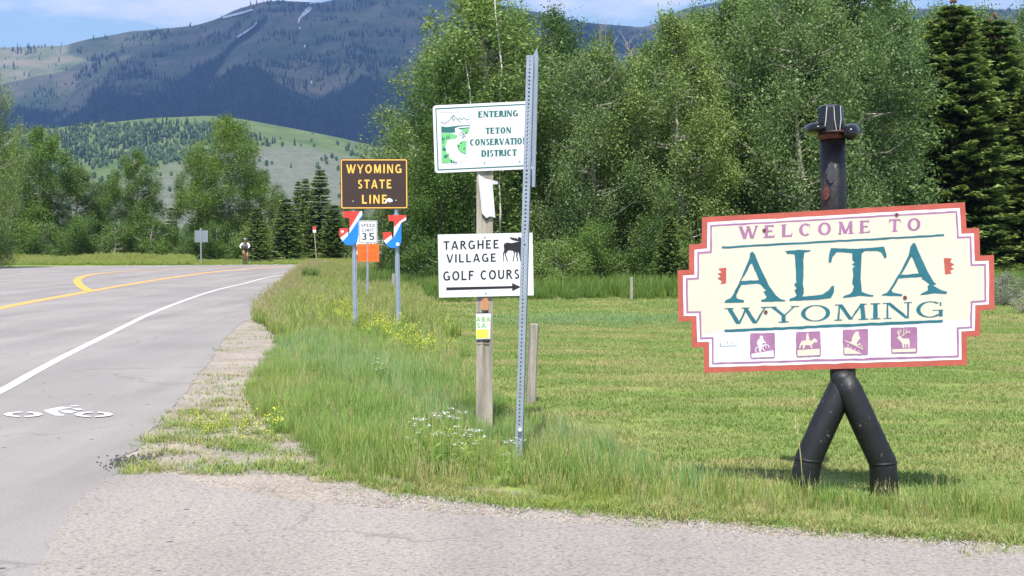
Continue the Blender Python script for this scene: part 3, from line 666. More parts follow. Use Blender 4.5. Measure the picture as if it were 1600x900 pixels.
GB.letters(t5('GOLF COURSE', 90, 731, 628, 716, 60, T=.2, t=.165, track=.14), M['black_ink'], gpn)
GB.ink('arrow', [z5([(112, 773), (534, 764), (534, 779), (112, 792)]), z5([(532, 745), (533, 797), (588, 770)])], M['black_ink'], gpn)
GB.ink('moose', [z5([(478, 505), (484, 492), (500, 486), (530, 490), (556, 484), (580, 478), (604, 474), (622, 486), (640, 505), (632, 513), (608, 503), (597, 522), (589, 548), (590, 606), (583, 607), (577, 560), (570, 545), (566, 575), (572, 606), (566, 607), (558, 572), (558, 545), (551, 548), (546, 580), (541, 607), (535, 606), (544, 560), (540, 540), (512, 536), (500, 545), (492, 560), (500, 590), (508, 607), (500, 606), (486, 566), (486, 548), (480, 560), (478, 604), (484, 607), (474, 606), (474, 555), (482, 535)]),
                z5([(510, 448), (522, 456), (524, 450), (536, 458), (540, 450), (549, 462), (556, 452), (566, 466), (574, 450), (584, 452), (600, 472), (590, 478), (560, 477), (530, 470)])], M['black_ink'], gpn)
for Bd, x, y, pr in ((CB, 757, 254, spE), (CB, 812, 252, spE), (GB, 757.5, 370.5, spE), (GB, 759, 458, spE)):
    p = Bd.hit(x, y); MB().tube([p - Bd.n * .001, p + Bd.n * .005], .006, 8).build('bolt', M['galvd'], pr)
# torn paper and sticker on the post
PB = Board([(744, 270), (771, 270), (771, 660), (744, 660)], YG, YG)
PF = [(747, 272), (758, 279), (768, 281), (778, 284), (778, 288), (770, 288), (771.5, 312), (774, 340), (766, 338), (760, 341), (753, 333), (750, 305)]
sh = PB.plate('paper_sheet', PF, .0015, M['paper'], spE, -.012)
pts = [(x, y) for x, y in PF]
PB.ink('paper_shadow', [[(749, 300), (753, 334), (756, 340), (760, 345), (765, 340), (756, 330), (751, 296)]], M['black_ink'], spE, .004)  # shadow of the curling paper, painted as a black shape on the post
st = PB.plate('sticker', [(743.8, 489.5), (767, 489.5), (766, 529.5), (744, 530)], .001, M['white_p'], spE, -.004)
z6 = lambda x, y: (730 + x / 11.25, 460 + y / 11.25)
def t6(txt, x0, y0, x1, h): a = z6(x0, y0); b = z6(x1, y0 - 4); return text_px(txt, *a, *b, h / 11.25, T=.2, t=.18, track=.2)
PB.letters(t6('ABA', 158, 475, 412, 78), M['green_s'], st, .0056); PB.letters(t6('SA', 168, 590, 330, 88), M['green_s'], st, .0056)
PB.ink('yellow_block', [[z6(160, 614), z6(378, 612), z6(376, 764), z6(160, 766)]], M['yellow_s'], st, .0056)
PB.ink('black_strip', [[z6(160, 320), z6(280, 320), z6(330, 285), z6(372, 300), z6(370, 330), z6(405, 318), z6(412, 330), z6(160, 334)]], M['black_ink'], st, .005)
PB.ink('black_strip', [[z6(165, 815), z6(380, 808), z6(384, 850), z6(330, 848), z6(262, 818), z6(190, 838)]], M['black_ink'], st, .005)
PB.ink('bare_wood', [[z6(246, 120), z6(300, 60), z6(345, 40), z6(372, 120), z6(370, 270), z6(322, 280), z6(250, 265)]], M['woodw'], spE, .003)

# ------------------------------------------------------------------ PERFORATED POST
ppE = empty('perforated_post', G(811, 728), 'leaning grey perforated steel post in front of both white signs', 'post')
def perforated(name, a, b, wdt, mat, parent, pitch=.0254, hole=.0068, faces=4):
    a, b = Vector(a), Vector(b); L = (b - a).length; d = (b - a).normalized(); s = Vector((1, 0, 0)); s = (s - d * s.dot(d)).normalized()
    s = (s + Vector((0, .0, 0))).normalized(); f = d.cross(s) * -1
    if f.y > 0: f = -f
    # turn the tube a few degrees so its right flank shows
    ra = math.radians(-9); R = Matrix.Rotation(ra, 3, d); s = R @ s; f = R @ f
    q = MB(); n = int(L / pitch)
    for nx, ux in ((f, s), (s, -f), (-f, -s), (-s, f))[:faces]:
        o = a + nx * wdt / 2
        for i in range(n):
            c = o + d * (i + .5) * pitch; hw, hh = wdt / 2, pitch / 2
            outer = [(-1, -1), (0, -1), (1, -1), (1, 0), (1, 1), (0, 1), (-1, 1), (-1, 0)]
            bse = len(q.v)
            for ox, oy in outer: q.v.append(tuple(c + ux * ox * hw + d * oy * hh))
            for k in range(8): t = math.radians(-135 + 45 * k); q.v.append(tuple(c + ux * math.cos(t) * hole + d * math.sin(t) * hole))
            for k in range(8): q.f.append((bse + k, bse + (k + 1) % 8, bse + 8 + (k + 1) % 8, bse + 8 + k))
    return q.build(name, mat, parent)
perforated('tube', P(810, 745, 9.26), P(829, 86, 9.26), .046, M['galv'], ppE)
strip_ = MB(); pa = [P(832, 88, 9.30), P(839, 75, 9.31), P(840.5, 92, 9.31), P(838, 190, 9.31), P(835.5, 292, 9.30), P(831, 292, 9.30)]
pb = [p + Vector((.004, .012, 0)) for p in pa]; strip_.add(pa + pb, [tuple(range(6)), tuple(range(11, 5, -1))] + [(i, (i + 1) % 6, 6 + (i + 1) % 6, 6 + i) for i in range(6)])
strip_.build('angle_strip', M['galv'], ppE)
p = P(812.5, 671, 9.23); MB().tube([p, p + Vector((0, -.02, 0))], .012, 8).build('bolt', M['white_p'], ppE)

# ------------------------------------------------------------------ STATE LINE SIGN
YS = 23.4
slE = empty('state_line_sign', G(590, 520), 'brown state line sign with yellow border on two steel posts, behind the two white signs', 'sign')
z3 = lambda l: [(500 + x / 4.09, 220 + y / 4.09) for x, y in l]
SB = Board([(531.3, 248), (637, 248), (637.6, 326.4), (532.3, 326.8)], YS, YS)
spn = SB.plate('sign_panel', rrect(SB.c, 4), .006, M['brown'], slE)
SB.ink('border_line', frame_polys(SB.c, 1.1, 1.5, 3), M['gold'], spn, .002)
def t3(txt, x0, y0, x1, h, **k): return text_px(txt, 500 + x0 / 4.09, 220 + y0 / 4.09, 500 + x1 / 4.09, 220 + y0 / 4.09 - .3, h / 4.09, **k)
for a in (('WYOMING', 168, 208, 524, 56), ('STATE', 240, 305, 459, 56), ('LINE', 266, 402, 431, 56)):
    SB.letters(t3(*a, T=.2, t=.17, track=.2), M['gold'], spn, .002)
SB.ink('bison', [z3([(415, 392), (420, 378), (432, 368), (448, 366), (462, 376), (466, 385), (458, 392), (452, 388), (446, 398), (441, 390), (428, 388), (422, 399)])], M['white_p'], spn, .003)
for cc in ((212, 385), (486, 380)): SB.ink('bolt_spot', [z3(circ(*cc, 3.5, 8))], M['white_p'], spn, .003)
def upost(name, x0, ytop, x1, ybot, Y, wd, mat, parent):
    a, b = P(x1, ybot, Y), P(x0, ytop, Y); q = MB()
    prof = [(-.5, 0), (-.3, 0), (-.22, -.35), (.22, -.35), (.3, 0), (.5, 0), (.5, .06), (.26, .06), (.18, -.28), (-.18, -.28), (-.26, .06), (-.5, .06)]
    for p in (a, b):
        for x, y in prof: q.v.append((p.x + x * wd, p.y + y * wd, p.z))
    n = 12
    for k in range(n): q.f.append((k, (k + 1) % n, n + (k + 1) % n, n + k))
    q.f.append(tuple(range(n, 2 * n))); return q.build(name, mat, parent)
upost('post', 552.5, 322, 556, 545, YS + .04, .075, M['galv'], slE); upost('post', 619, 322, 623.5, 545, YS + .04, .075, M['galv'], slE)
z9 = lambda l: [(520 + x / 9, 325 + y / 9) for x, y in l]
JB = Board([(530, 325), (640, 325), (640, 390), (530, 390)], YS - .03, YS - .03)
j1 = JB.plate('letter_plate', z9([(145, 45), (412, 45), (415, 110), (408, 150), (365, 160), (360, 400), (345, 470), (300, 515), (240, 525), (170, 505), (120, 450), (90, 370), (92, 285), (215, 285), (217, 350), (235, 350), (235, 140), (150, 135)]), .004, M['blue'], slE); tag(j1, 'left red, white and blue plate shaped like a letter J')
JB.ink('white_band', [z9([(385, 45), (412, 45), (413, 95), (235, 358), (235, 290)]), z9([(215, 335), (217, 385), (140, 466), (105, 420)]), z9(circ(135, 332, 22, 10))], M['white_p'], j1, .0015)
JB.ink('red_field', [z9([(145, 45), (385, 45), (235, 290), (235, 140), (150, 135)]), z9([(158, 285), (215, 285), (215, 335), (105, 420), (90, 370), (92, 285)])], M['red'], j1, .001)
j2 = JB.plate('letter_plate', z9([(775, 100), (1035, 100), (1030, 170), (965, 195), (965, 470), (940, 530), (880, 565), (820, 562), (760, 530), (715, 460), (705, 340), (825, 340), (830, 418), (856, 418), (860, 182), (785, 187)]), .004, M['blue'], slE); tag(j2, 'right red, white and blue plate shaped like a letter J')
JB.ink('white_band', [z9([(1033, 125), (1030, 170), (965, 205), (855, 420), (860, 275), (940, 190)]), z9([(828, 378), (838, 425), (752, 505), (716, 462)]), z9(circ(912, 508, 26, 10))], M['white_p'], j2, .0015)
JB.ink('red_field', [z9([(775, 100), (1035, 100), (1034, 125), (940, 190), (860, 275), (860, 182), (785, 187)]), z9([(705, 340), (825, 340), (828, 380), (716, 460)])], M['red'], j2, .001)

# ------------------------------------------------------------------ SPEED LIMIT SIGN
YL = 37.0
speE = empty('speed_limit_sign', G(574, 470), 'small white speed limit sign with orange plate below, between the two steel posts', 'sign')
LB = Board([(560.5, 344.5), (589.5, 344.5), (589.5, 380), (560.5, 380)], YL, YL)
a = LB.plate('sign_panel', rrect(LB.c, 1.2), .005, M['white_p'], speE)
LB.ink('border_line', frame_polys(LB.c, .8, .5, .8), M['black_ink'], a, .002)
def t9(txt, x0, y0, x1, h, **k): return text_px(txt, 520 + x0 / 9, 325 + y0 / 9, 520 + x1 / 9, 325 + y0 / 9, h / 9, **k)
LB.letters(t9('SPEED', 397, 264, 597, 42, T=.17, t=.15, track=.16), M['black_ink'], a, .002)
LB.letters(t9('LIMIT', 415, 331, 577, 42, T=.17, t=.15, track=.2), M['black_ink'], a, .002)
LB.letters(t9('35', 402, 450, 588, 100, T=.17, t=.15, track=.25), M['black_ink'], a, .002)
b_ = LB.plate('sign_panel', z9([(345, 505), (650, 503), (652, 752), (347, 752)]), .005, M['orange'], speE, .01); tag(b_, 'blank looking orange plate under the speed limit panel')
LB.ink('print_line', [z9(q) for y in (560, 628, 655, 690, 715) for q in quad_line([(385 + (y % 7) * 4, y), (470, y + 2), (612, y - 2)], 6)], M['orange_d'], b_, -.0085)
upost('post', 574.5, 378, 574, 485, YL + .03, .06, M['galv'], speE)

# ------------------------------------------------------------------ small signs and posts
bsE = empty('road_sign', G(314, 410.5), 'grey metal back of a road sign at the far road edge, left of the cyclist', 'sign')
YB = G(314, 412).y
BB = Board([(304, 360), (325, 360), (325, 378.5), (304, 378.5)], YB, YB); BB.plate('sign_panel', BB.c, .02, M['galvd'], bsE)
upost('post', 313.5, 356, 314.5, 412, YB - .03, .09, M['galv'], bsE)
dlE = empty('delineator', G(493, 411), 'thin post with small red and white markers in front of the dark spruces', 'post')
YD = G(493, 412).y
MB().tube([P(495, 414, YD), P(491, 358, YD)], .035, 6).build('post', M['wood'], dlE)
DB = Board([(488, 354), (494, 354), (494, 363), (488, 363)], YD - .05, YD - .05)
DB.plate('marker', [(488.2, 354), (493.6, 354), (493.8, 358), (488.4, 358.2)], .02, M['red'], dlE); DB.plate('marker', [(488.6, 359), (493.8, 358.8), (494, 363.4), (489, 363.5)], .02, M['white_p'], dlE)
def fence_post(px, py, top, rpx, lean, label, mat='wood', square=False):
    g = G(px, py); Y = g.y; r = rpx / F * Y
    q = MB()
    n = 8; zs = [py + 8, py - (py - top) * .5, top + 1.5, top]
    q.tube([P(px + lean * (py - y) / max(1, py - top), y, Y) for y in zs], [r, r * .97, r * .93, r * .8], n if not square else 4, True, 0 if not square else math.pi / 4)
    o = q.build('fence_post', M[mat]); me = o.data
    for v in me.vertices: v.co -= Vector(g)
    o.location = g
    return tag(o, label, 'fence post', 'weathered wooden fence posts')
fence_post(829, 631, 505.5, 8.2, 5.5, 'short round grey fence post standing behind the perforated steel post')
fence_post(986.5, 470, 433, 2.6, .3, 'thin dark brown fence post in tall grass before the trees')
fence_post(614.5, 458, 428, 3.0, .3, 'small weathered post just left of the right steel signpost')

# ------------------------------------------------------------------ CYCLIST
def lump(name, joints, edges, mat, parent, sub=1):
    """one continuous skin over a skeleton: joints {name:(pos,radius)}, first joint is the root"""
    names = list(joints); me = bpy.data.meshes.new(name); me.from_pydata([joints[n][0] for n in names], [(names.index(a), names.index(b)) for a, b in edges], [])
    o = bpy.data.objects.new(name, me); C.objects.link(o); o.parent = parent
    s = o.modifiers.new('skin', 'SKIN')
    for i, n in enumerate(names):
        r = joints[n][1]; me.skin_vertices[0].data[i].radius = r if isinstance(r, tuple) else (r, r)
    me.skin_vertices[0].data[0].use_root = True
    sb = o.modifiers.new('sub', 'SUBSURF'); sb.levels = sb.render_levels = sub
    me.materials.append(mat); return o
M['skin'] = paint('skin', (.33, .19, .13), .5, .08, 20); M['jersey'] = paint('white_jersey', (.78, .8, .86), .7, .05, 10)
M['vest'] = paint('slate_blue_vest', (.12, .15, .27), .7, .1, 10); M['shorts'] = paint('black_shorts', (.015, .015, .02), .7, .1, 10)
M['tyre'] = paint('tyre_rubber', (.015, .015, .015), .8, .1, 10); M['frame'] = paint('orange_bicycle_frame', (.5, .2, .05), .35, .1, 10)
gc = G(383.5, 413.4)
pe = empty('person', gc, 'cyclist in white sleeves, dark vest and helmet riding toward the camera', 'person')
body = lump('body', {'pelvis': ((0, .32, .98), (.15, .12)), 'waist': ((0, .2, 1.13), (.14, .1)), 'chest': ((0, .04, 1.33), (.18, .12)), 'neck': ((0, -.07, 1.45), .055), 'jaw': ((0, -.12, 1.52), (.07, .08)), 'head': ((0, -.12, 1.6), (.085, .1)),
    'sl': ((-.19, .0, 1.38), .065), 'el': ((-.30, -.18, 1.2), .042), 'wl': ((-.24, -.36, 1.07), .03), 'hl': ((-.23, -.42, 1.05), .035), 'sr': ((.19, .0, 1.38), .065), 'er': ((.30, -.18, 1.2), .042), 'wr': ((.24, -.36, 1.07), .03), 'hr': ((.23, -.42, 1.05), .035),
    'hpl': ((-.1, .28, .93), .1), 'kl': ((-.13, -.12, .82), .065), 'al': ((-.12, .03, .42), .042), 'tl': ((-.12, -.12, .38), .035), 'hpr': ((.1, .28, .93), .1), 'kr': ((.13, -.06, .6), .065), 'ar': ((.12, .08, .2), .042), 'tr': ((.12, -.06, .15), .035)},
    [('pelvis', 'waist'), ('waist', 'chest'), ('chest', 'neck'), ('neck', 'jaw'), ('jaw', 'head'), ('chest', 'sl'), ('sl', 'el'), ('el', 'wl'), ('wl', 'hl'), ('chest', 'sr'), ('sr', 'er'), ('er', 'wr'), ('wr', 'hr'), ('pelvis', 'hpl'), ('hpl', 'kl'), ('kl', 'al'), ('al', 'tl'), ('pelvis', 'hpr'), ('hpr', 'kr'), ('kr', 'ar'), ('ar', 'tr')], M['skin'], pe)
lump('shirt', {'c': ((0, .05, 1.32), (.192, .135)), 'w': ((0, .2, 1.13), (.155, .115)), 'sl': ((-.19, .0, 1.385), .075), 'el': ((-.305, -.18, 1.2), .054), 'wl': ((-.255, -.33, 1.09), .042), 'sr': ((.19, .0, 1.385), .075), 'er': ((.305, -.18, 1.2), .054), 'wr': ((.255, -.33, 1.09), .042)},
    [('c', 'w'), ('c', 'sl'), ('sl', 'el'), ('el', 'wl'), ('c', 'sr'), ('sr', 'er'), ('er', 'wr')], M['jersey'], pe)
lump('vest', {'c': ((0, -.01, 1.33), (.165, .16)), 'w': ((0, .15, 1.12), (.165, .15))}, [('c', 'w')], M['vest'], pe)
lump('shorts', {'p': ((0, .32, .97), (.17, .14)), 'l': ((-.1, .26, .93), .115), 'kl': ((-.125, .02, .86), .085), 'r': ((.1, .26, .93), .115), 'kr': ((.125, .05, .7), .085)}, [('p', 'l'), ('l', 'kl'), ('p', 'r'), ('r', 'kr')], M['shorts'], pe)
MB().ball(gc + Vector((0, -.11, 1.66)), (.1, .13, .085), 12, 8).build('helmet', M['galv'], pe, True)
MB().box(gc + Vector((0, -.235, 1.605)), (.13, .02, .03)).build('sunglasses', M['shorts'], pe)
MB().ball(gc + Vector((0, -.235, 1.575)), (.015, .02, .022), 8, 5).build('nose', M['skin'], pe, True)
bE = empty('bicycle', gc, 'bicycle under the cyclist on the far edge of the road', 'bicycle')
def wheel(y):
    q = MB(); pts = [gc + Vector((0, y + .33 * math.cos(a * math.pi / 12), .345 + .33 * math.sin(a * math.pi / 12))) for a in range(25)]
    return q.tube(pts, .02, 6, False).build('wheel', M['tyre'], bE, True)
for y in (-.52, .5):
    wh = wheel(y); s = MB()
    for a in range(12): s.tube([gc + Vector((0, y, .345)), gc + Vector((0, y + .32 * math.cos(a * math.pi / 6), .345 + .32 * math.sin(a * math.pi / 6)))], .003, 4)
    s2 = mesh_obj('spokes', s.v, s.f, M['galv'], wh); s2.parent = wh; s2['kind'] = 'stuff'
    for v in s2.data.vertices: pass
q = MB()
hd, bb, st_, re = Vector((0, -.38, .86)), Vector((0, .08, .3)), Vector((0, .25, .9)), Vector((0, .5, .345))
for a, b, r in ((hd, bb, .02), (bb, st_, .018), (st_, Vector((0, -.36, .92)), .018), (bb, re + Vector((.05, 0, 0)), .012), (bb, re - Vector((.05, 0, 0)), .012), (st_, re, .012)): q.tube([gc + a, gc + b], r, 8)
q.build('frame', M['frame'], bE, True)
q = MB()
for s in (-1, 1): q.tube([gc + Vector((s * .05, -.52, .345)), gc + Vector((s * .04, -.41, .75)), gc + hd], .014, 6)
q.build('fork', M['frame'], bE, True)
MB().tube([gc + Vector((-.27, -.38, 1.04)), gc + Vector((-.1, -.42, 1.02)), gc + Vector((.1, -.42, 1.02)), gc + Vector((.27, -.38, 1.04))], .015, 6).build('handlebar', M['tyre'], bE, True)
MB().tube([gc + hd, gc + Vector((0, -.42, 1.02))], .016, 6).build('stem', M['tyre'], bE)
MB().ball(gc + Vector((0, .27, .95)), (.07, .13, .03), 8, 5).build('saddle', M['tyre'], bE, True)

# ------------------------------------------------------------------ PARKED VEHICLE behind the orange plate
M['carw'] = paint('white_car_paint', (.72, .73, .74), .3, .03, 2); M['glass'] = paint('dark_glass', (.03, .04, .05), .08, .1, 2); M['tail'] = paint('red_lamp', (.4, .02, .02), .2, .1, 2)
gv_ = GY(578, 96); vE = empty('parked_van', gv_, 'white vehicle mostly hidden behind the orange plate, parked before the trees', 'van')
prof = [(-2.3, .45), (-2.35, 1.0), (-2.2, 1.1), (-1.3, 1.2), (-.7, 1.85), (2.1, 1.9), (2.3, 1.3), (2.35, .45)]
q = MB()
for s in (-1, 1):
    for y, z in prof:
        ins = .12 if z > 1.4 else 0; q.v.append((gv_.x + s * (.93 - ins), gv_.y + 2.4 - y, gv_.z + z))
n = len(prof); q.f = [tuple(range(n)), tuple(range(2 * n - 1, n - 1, -1))] + [(i, (i + 1) % n, n + (i + 1) % n, n + i) for i in range(n)]
q.build('body', M['carw'], vE)
def qd(name, pts, mat):
    q = MB(); q.add([gv_ + Vector(p) for p in pts] + [gv_ + Vector(p) + Vector((0, -.02, 0)) for p in pts], [(0, 1, 2, 3), (7, 6, 5, 4), (0, 1, 5, 4), (1, 2, 6, 5), (2, 3, 7, 6), (3, 0, 4, 7)]); q.build(name, mat, vE)
qd('rear_window', [(-.7, .145, 1.35), (.7, .145, 1.35), (.64, .30, 1.8), (-.64, .30, 1.8)], M['glass'])
qd('bumper', [(-.9, .02, .42), (.9, .02, .42), (.9, .02, .62), (-.9, .02, .62)], M['tyre'])
qd('tail_light', [(-.9, .05, .95), (-.78, .05, .95), (-.78, .08, 1.25), (-.9, .08, 1.25)], M['tail']); qd('tail_light', [(.78, .05, .95), (.9, .05, .95), (.9, .08, 1.25), (.78, .08, 1.25)], M['tail'])
for sx in (-1, 1):
    for yy in (.95, 3.9): MB().tube([gv_ + Vector((sx * .7, yy, .33)), gv_ + Vector((sx * .94, yy, .33))], .33, 16).build('wheel', M['tyre'], vE)

# ------------------------------------------------------------------ TREES
rng = np.random.default_rng(7)
M['leafA'] = leaf_mat('cottonwood_leaves', (.085, .165, .035), (.195, .30, .095), .36, .55, c3=(.34, .42, .20))
M['leafB'] = leaf_mat('willow_leaves', (.09, .165, .05), (.205, .305, .105), .36, .5, c3=(.36, .43, .23))
M['leafC'] = leaf_mat('bright_leaves', (.06, .13, .022), (.145, .245, .048), .32, .55, c3=(.25, .34, .10))
M['leafS'] = leaf_mat('sagebrush_leaves', (.17, .19, .14), (.32, .34, .27), .2, .8)
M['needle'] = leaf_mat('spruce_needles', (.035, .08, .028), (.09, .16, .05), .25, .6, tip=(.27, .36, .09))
M['bark'] = paint('pale_bark', (.36, .33, .28), .9, .35, 6, (.08, .07, .06), .66)
M['birch'] = paint('pale_birch_bark', (.55, .52, .46), .8, .3, 8, (.1, .09, .08), .62)
M['barkd'] = paint('spruce_bark', (.10, .075, .055), .9, .3, 6)
M['cone'] = paint('brown_cones', (.16, .07, .03), .8, .3, 6)
M['deadn'] = paint('rusty_dead_needles', (.22, .08, .035), .8, .3, 6)
def quads_at(c, d, s, L, W):                      # diamond leaves: centre, long axis, side axis
    n = len(c); V = np.empty((n, 4, 3)); V[:, 0] = c - d * L[:, None]; V[:, 1] = c + s * W[:, None]; V[:, 2] = c + d * L[:, None]; V[:, 3] = c - s * W[:, None]
    return V.reshape(-1, 3), np.arange(4 * n).reshape(n, 4)
def rdir(n, r):
    v = r.normal(size=(n, 3)); return v / np.linalg.norm(v, axis=1)[:, None]
def tube_np(pts, rad, n=5):
    q = MB(); q.tube(pts, rad, n, True); return q.v, q.f
def decid(seed, Ht, Wd, nclump, nleaf, leaf=.05, low=.03, leafmat='leafA', pointy=1.0, spread=.55, twig=True, bare=0):
    r = np.random.default_rng(seed); clumps = []; q = MB()
    lean = r.normal(0, .02 * Ht, 2)
    tp = [Vector((lean[0] * t * t + r.normal(0, .01 * Ht) * (t > 0), lean[1] * t * t + r.normal(0, .01 * Ht) * (t > 0), Ht * t * .93)) for t in (0, .15, .3, .45, .6, .75, .9, 1)]
    R0 = .014 * Ht if Ht > 5 else .02 * Ht
    q.tube(tp, [R0 * (1 - .9 * i / 7) for i in range(8)], 8)
    for i in range(nclump):
        t = low + (1 - low) * (i + r.random()) / nclump
        env = (math.sin(math.pi * min(1, (t * .76 + .24)) ** 1.3) ** .5) * (1 - .25 * max(0, t - .7) * pointy)
        env = max(env, .12); rad = Wd / 2 * env * (1 - r.random() ** 1.6 * .85); a = r.random() * 2 * math.pi
        k = min(7, t * 7 / .93); kk = int(min(6, k)); ax = tp[kk].lerp(tp[kk + 1], min(1, k - kk))
        size = Wd * (.095 + .075 * r.random()) * (.62 + .45 * env)
        c = Vector((ax.x + math.cos(a) * rad, ax.y + math.sin(a) * rad, t * Ht - size * .3))
        clumps.append((c, size, rad))
        if twig and r.random() < .75:
            b0 = ax - Vector((0, 0, rad * .55 + .1)); b0.z = max(b0.z, .1); m = b0.lerp(c, .55) + Vector((0, 0, -.08 * rad + r.normal(0, .1)))
            e = c + Vector((math.cos(a) * size * .7, math.sin(a) * size * .7, size * .9))
            q.tube([b0, m, c, e], [.012 * Ht * .35 + .008, .018, .011, .004], 4)
    for i in range(bare):                          # bare grey twigs rising clear of the crown
        a = r.random() * 6.28; x, y = math.cos(a) * Wd * .18 * r.random(), math.sin(a) * Wd * .18 * r.random(); b0 = Vector((x, y, Ht * .8))
        top = b0 + Vector((r.normal(0, .4), r.normal(0, .4), Ht * (.18 + .1 * r.random()))); m = b0.lerp(top, .5) + Vector((r.normal(0, .1), 0, 0)); q.tube([b0, m, top], [.03, .018, .005], 4)
        for k in range(7):
            s0 = b0.lerp(top, .3 + .7 * r.random()); q.tube([s0, s0 + Vector((r.normal(0, .28), r.normal(0, .28), .3 + .3 * r.random()))], [.008, .003], 3)
    tot = sum(c[1] ** 2 for c in clumps); CC = []; 
    for c, size, rad in clumps:
        n = int(nleaf * size ** 2 / tot); d = rdir(n, r); rr = (r.random(n) ** .45)[:, None]
        p = d * rr * np.array([size, size, size * 1.12]) * (1 + .25 * r.normal(size=(n, 1))) + np.array(c)
        # a few shoots stand out of the clump
        sh = r.random(n) < .22; up = r.random(n) * size * .9; ang = r.integers(0, 6, n) * 1.05
        p[sh, 2] += up[sh]; p[sh, 0] = c.x + np.cos(ang[sh]) * size * (.3 + up[sh] * .5) + r.normal(0, .05, sh.sum()); p[sh, 1] = c.y + np.sin(ang[sh]) * size * (.3 + up[sh] * .5) + r.normal(0, .05, sh.sum())
        CC.append(p)
    p = np.concatenate(CC); p = p[p[:, 2] > .02]; n = len(p)
    d = rdir(n, r); d[:, 2] = d[:, 2] * .8 - .25; d /= np.linalg.norm(d, axis=1)[:, None]; s = np.cross(d, rdir(n, r)); s /= np.linalg.norm(s, axis=1)[:, None] + 1e-6
    L = leaf * 1.0 * r.uniform(.6, 1.3, n); V, Fq = quads_at(p, d, s, L, L * r.uniform(.45, .62, n))
    crown = np_mesh('crown', V, Fq, M[leafmat])
    tm = bpy.data.meshes.new('trunk'); tm.from_pydata(q.v, [], q.f); tm.materials.append(M['bark']); tm.update()
    return tm, crown
def spruce(seed, Ht, Wd, rows=42, per=9, npb=70, droop=.25, dead=0.0):
    r = np.random.default_rng(seed); q = MB(); q.tube([Vector((0, 0, 0)), Vector((r.normal(0, .05), 0, Ht * .5)), Vector((0, 0, Ht))], [.016 * Ht, .01 * Ht, .01], 8)
    P_, D_, S_, L_, T_ = [], [], [], [], []
    for i in range(rows):
        t = .02 + .96 * (i + r.random() * .6) / rows; z = t * Ht; R = Wd / 2 * (1 - t) ** .5 * (.8 + .3 * r.random()) + .10
        for k in range(per):
            a = 2 * math.pi * (k / per) + i * 1.7 + r.normal(0, .2); Rb = R * r.uniform(.7, 1.15); n = max(10, int(npb * (.3 + Rb / (Wd / 2))))
            u = r.random(n) ** .7; lat = r.normal(0, 1, n) * .17 * Rb * (1.15 - u) + r.normal(0, .04, n)
            dz = -droop * Rb * u + .20 * Rb * u ** 2.2 * (1 + .3 * t) + r.normal(0, .035, n) - np.abs(lat) * .25
            dx, dy = math.cos(a), math.sin(a); b = .02 + u * Rb
            P_.append(np.stack([dx * b - dy * lat, dy * b + dx * lat, z + dz], 1))
            dd = np.stack([dx * .9 - dy * np.sign(lat) * .6, dy * .9 + dx * np.sign(lat) * .6, np.full(n, .05) + r.normal(0, .25, n)], 1) + r.normal(0, .25, (n, 3)); D_.append(dd)
            T_.append(np.clip(u + r.normal(0, .12, n), 0, 1)); L_.append(r.uniform(.09, .19, n) * (Ht / 12) ** .5)
            if Rb > .5: q.tube([Vector((0, 0, z)), Vector((dx * Rb * .9, dy * Rb * .9, z - droop * Rb * .8 + .15 * Rb))], [.02, .006], 3)
    p = np.concatenate(P_); d = np.concatenate(D_); d /= np.linalg.norm(d, axis=1)[:, None]; L = np.concatenate(L_); T = np.concatenate(T_); n = len(p)
    s = np.cross(d, np.array([0, 0, 1.0]) + r.normal(0, .45, (n, 3))); s /= np.linalg.norm(s, axis=1)[:, None] + 1e-6
    V, Fq = quads_at(p, d, s, L, L * .34)
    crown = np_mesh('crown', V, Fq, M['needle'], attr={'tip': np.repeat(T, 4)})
    tm = bpy.data.meshes.new('trunk'); tm.from_pydata(q.v, [], q.f); tm.materials.append(M['barkd']); tm.update()
    return tm, crown
VAR = {
 'a': decid(1, 10, 4.6, 110, 66000, leafmat='leafA'), 'b': decid(2, 10, 4.2, 100, 62000, leafmat='leafB'), 'c': decid(3, 10, 5.2, 130, 70000, leafmat='leafB', spread=.7),
 'd': decid(4, 9, 4.4, 90, 54000, leafmat='leafC', pointy=1.6), 'e': decid(5, 8, 3.6, 80, 34000, leafmat='leafA', bare=7),
 's': decid(6, 3.0, 3.4, 46, 16000, leaf=.045, leafmat='leafC', low=.02), 't': decid(7, 2.6, 3.0, 40, 15000, leaf=.045, leafmat='leafA', low=.02),
 'g': decid(8, 1.3, 1.6, 34, 9000, leaf=.022, leafmat='leafS', low=.05), 'n': decid(9, 11.5, 5.0, 140, 72000, leafmat='leafC'),
 'p': spruce(21, 13.5, 5.0, 50, 12, 80), 'q': spruce(22, 12.5, 4.6, 46, 11, 80), 'r': spruce(23, 7, 3.0, 30, 10, 60), }
BASEH = {'a': 10, 'b': 10, 'c': 10, 'd': 9, 'e': 8, 's': 3, 't': 2.6, 'g': 1.3, 'n': 11.5, 'p': 13.5, 'q': 12.5, 'r': 7}
BASEW = {'a': 4.6, 'b': 4.2, 'c': 5.2, 'd': 4.4, 'e': 3.6, 's': 3.4, 't': 3.0, 'g': 1.6, 'n': 5.0, 'p': 5.0, 'q': 4.6, 'r': 3.0}
tcount = [0]
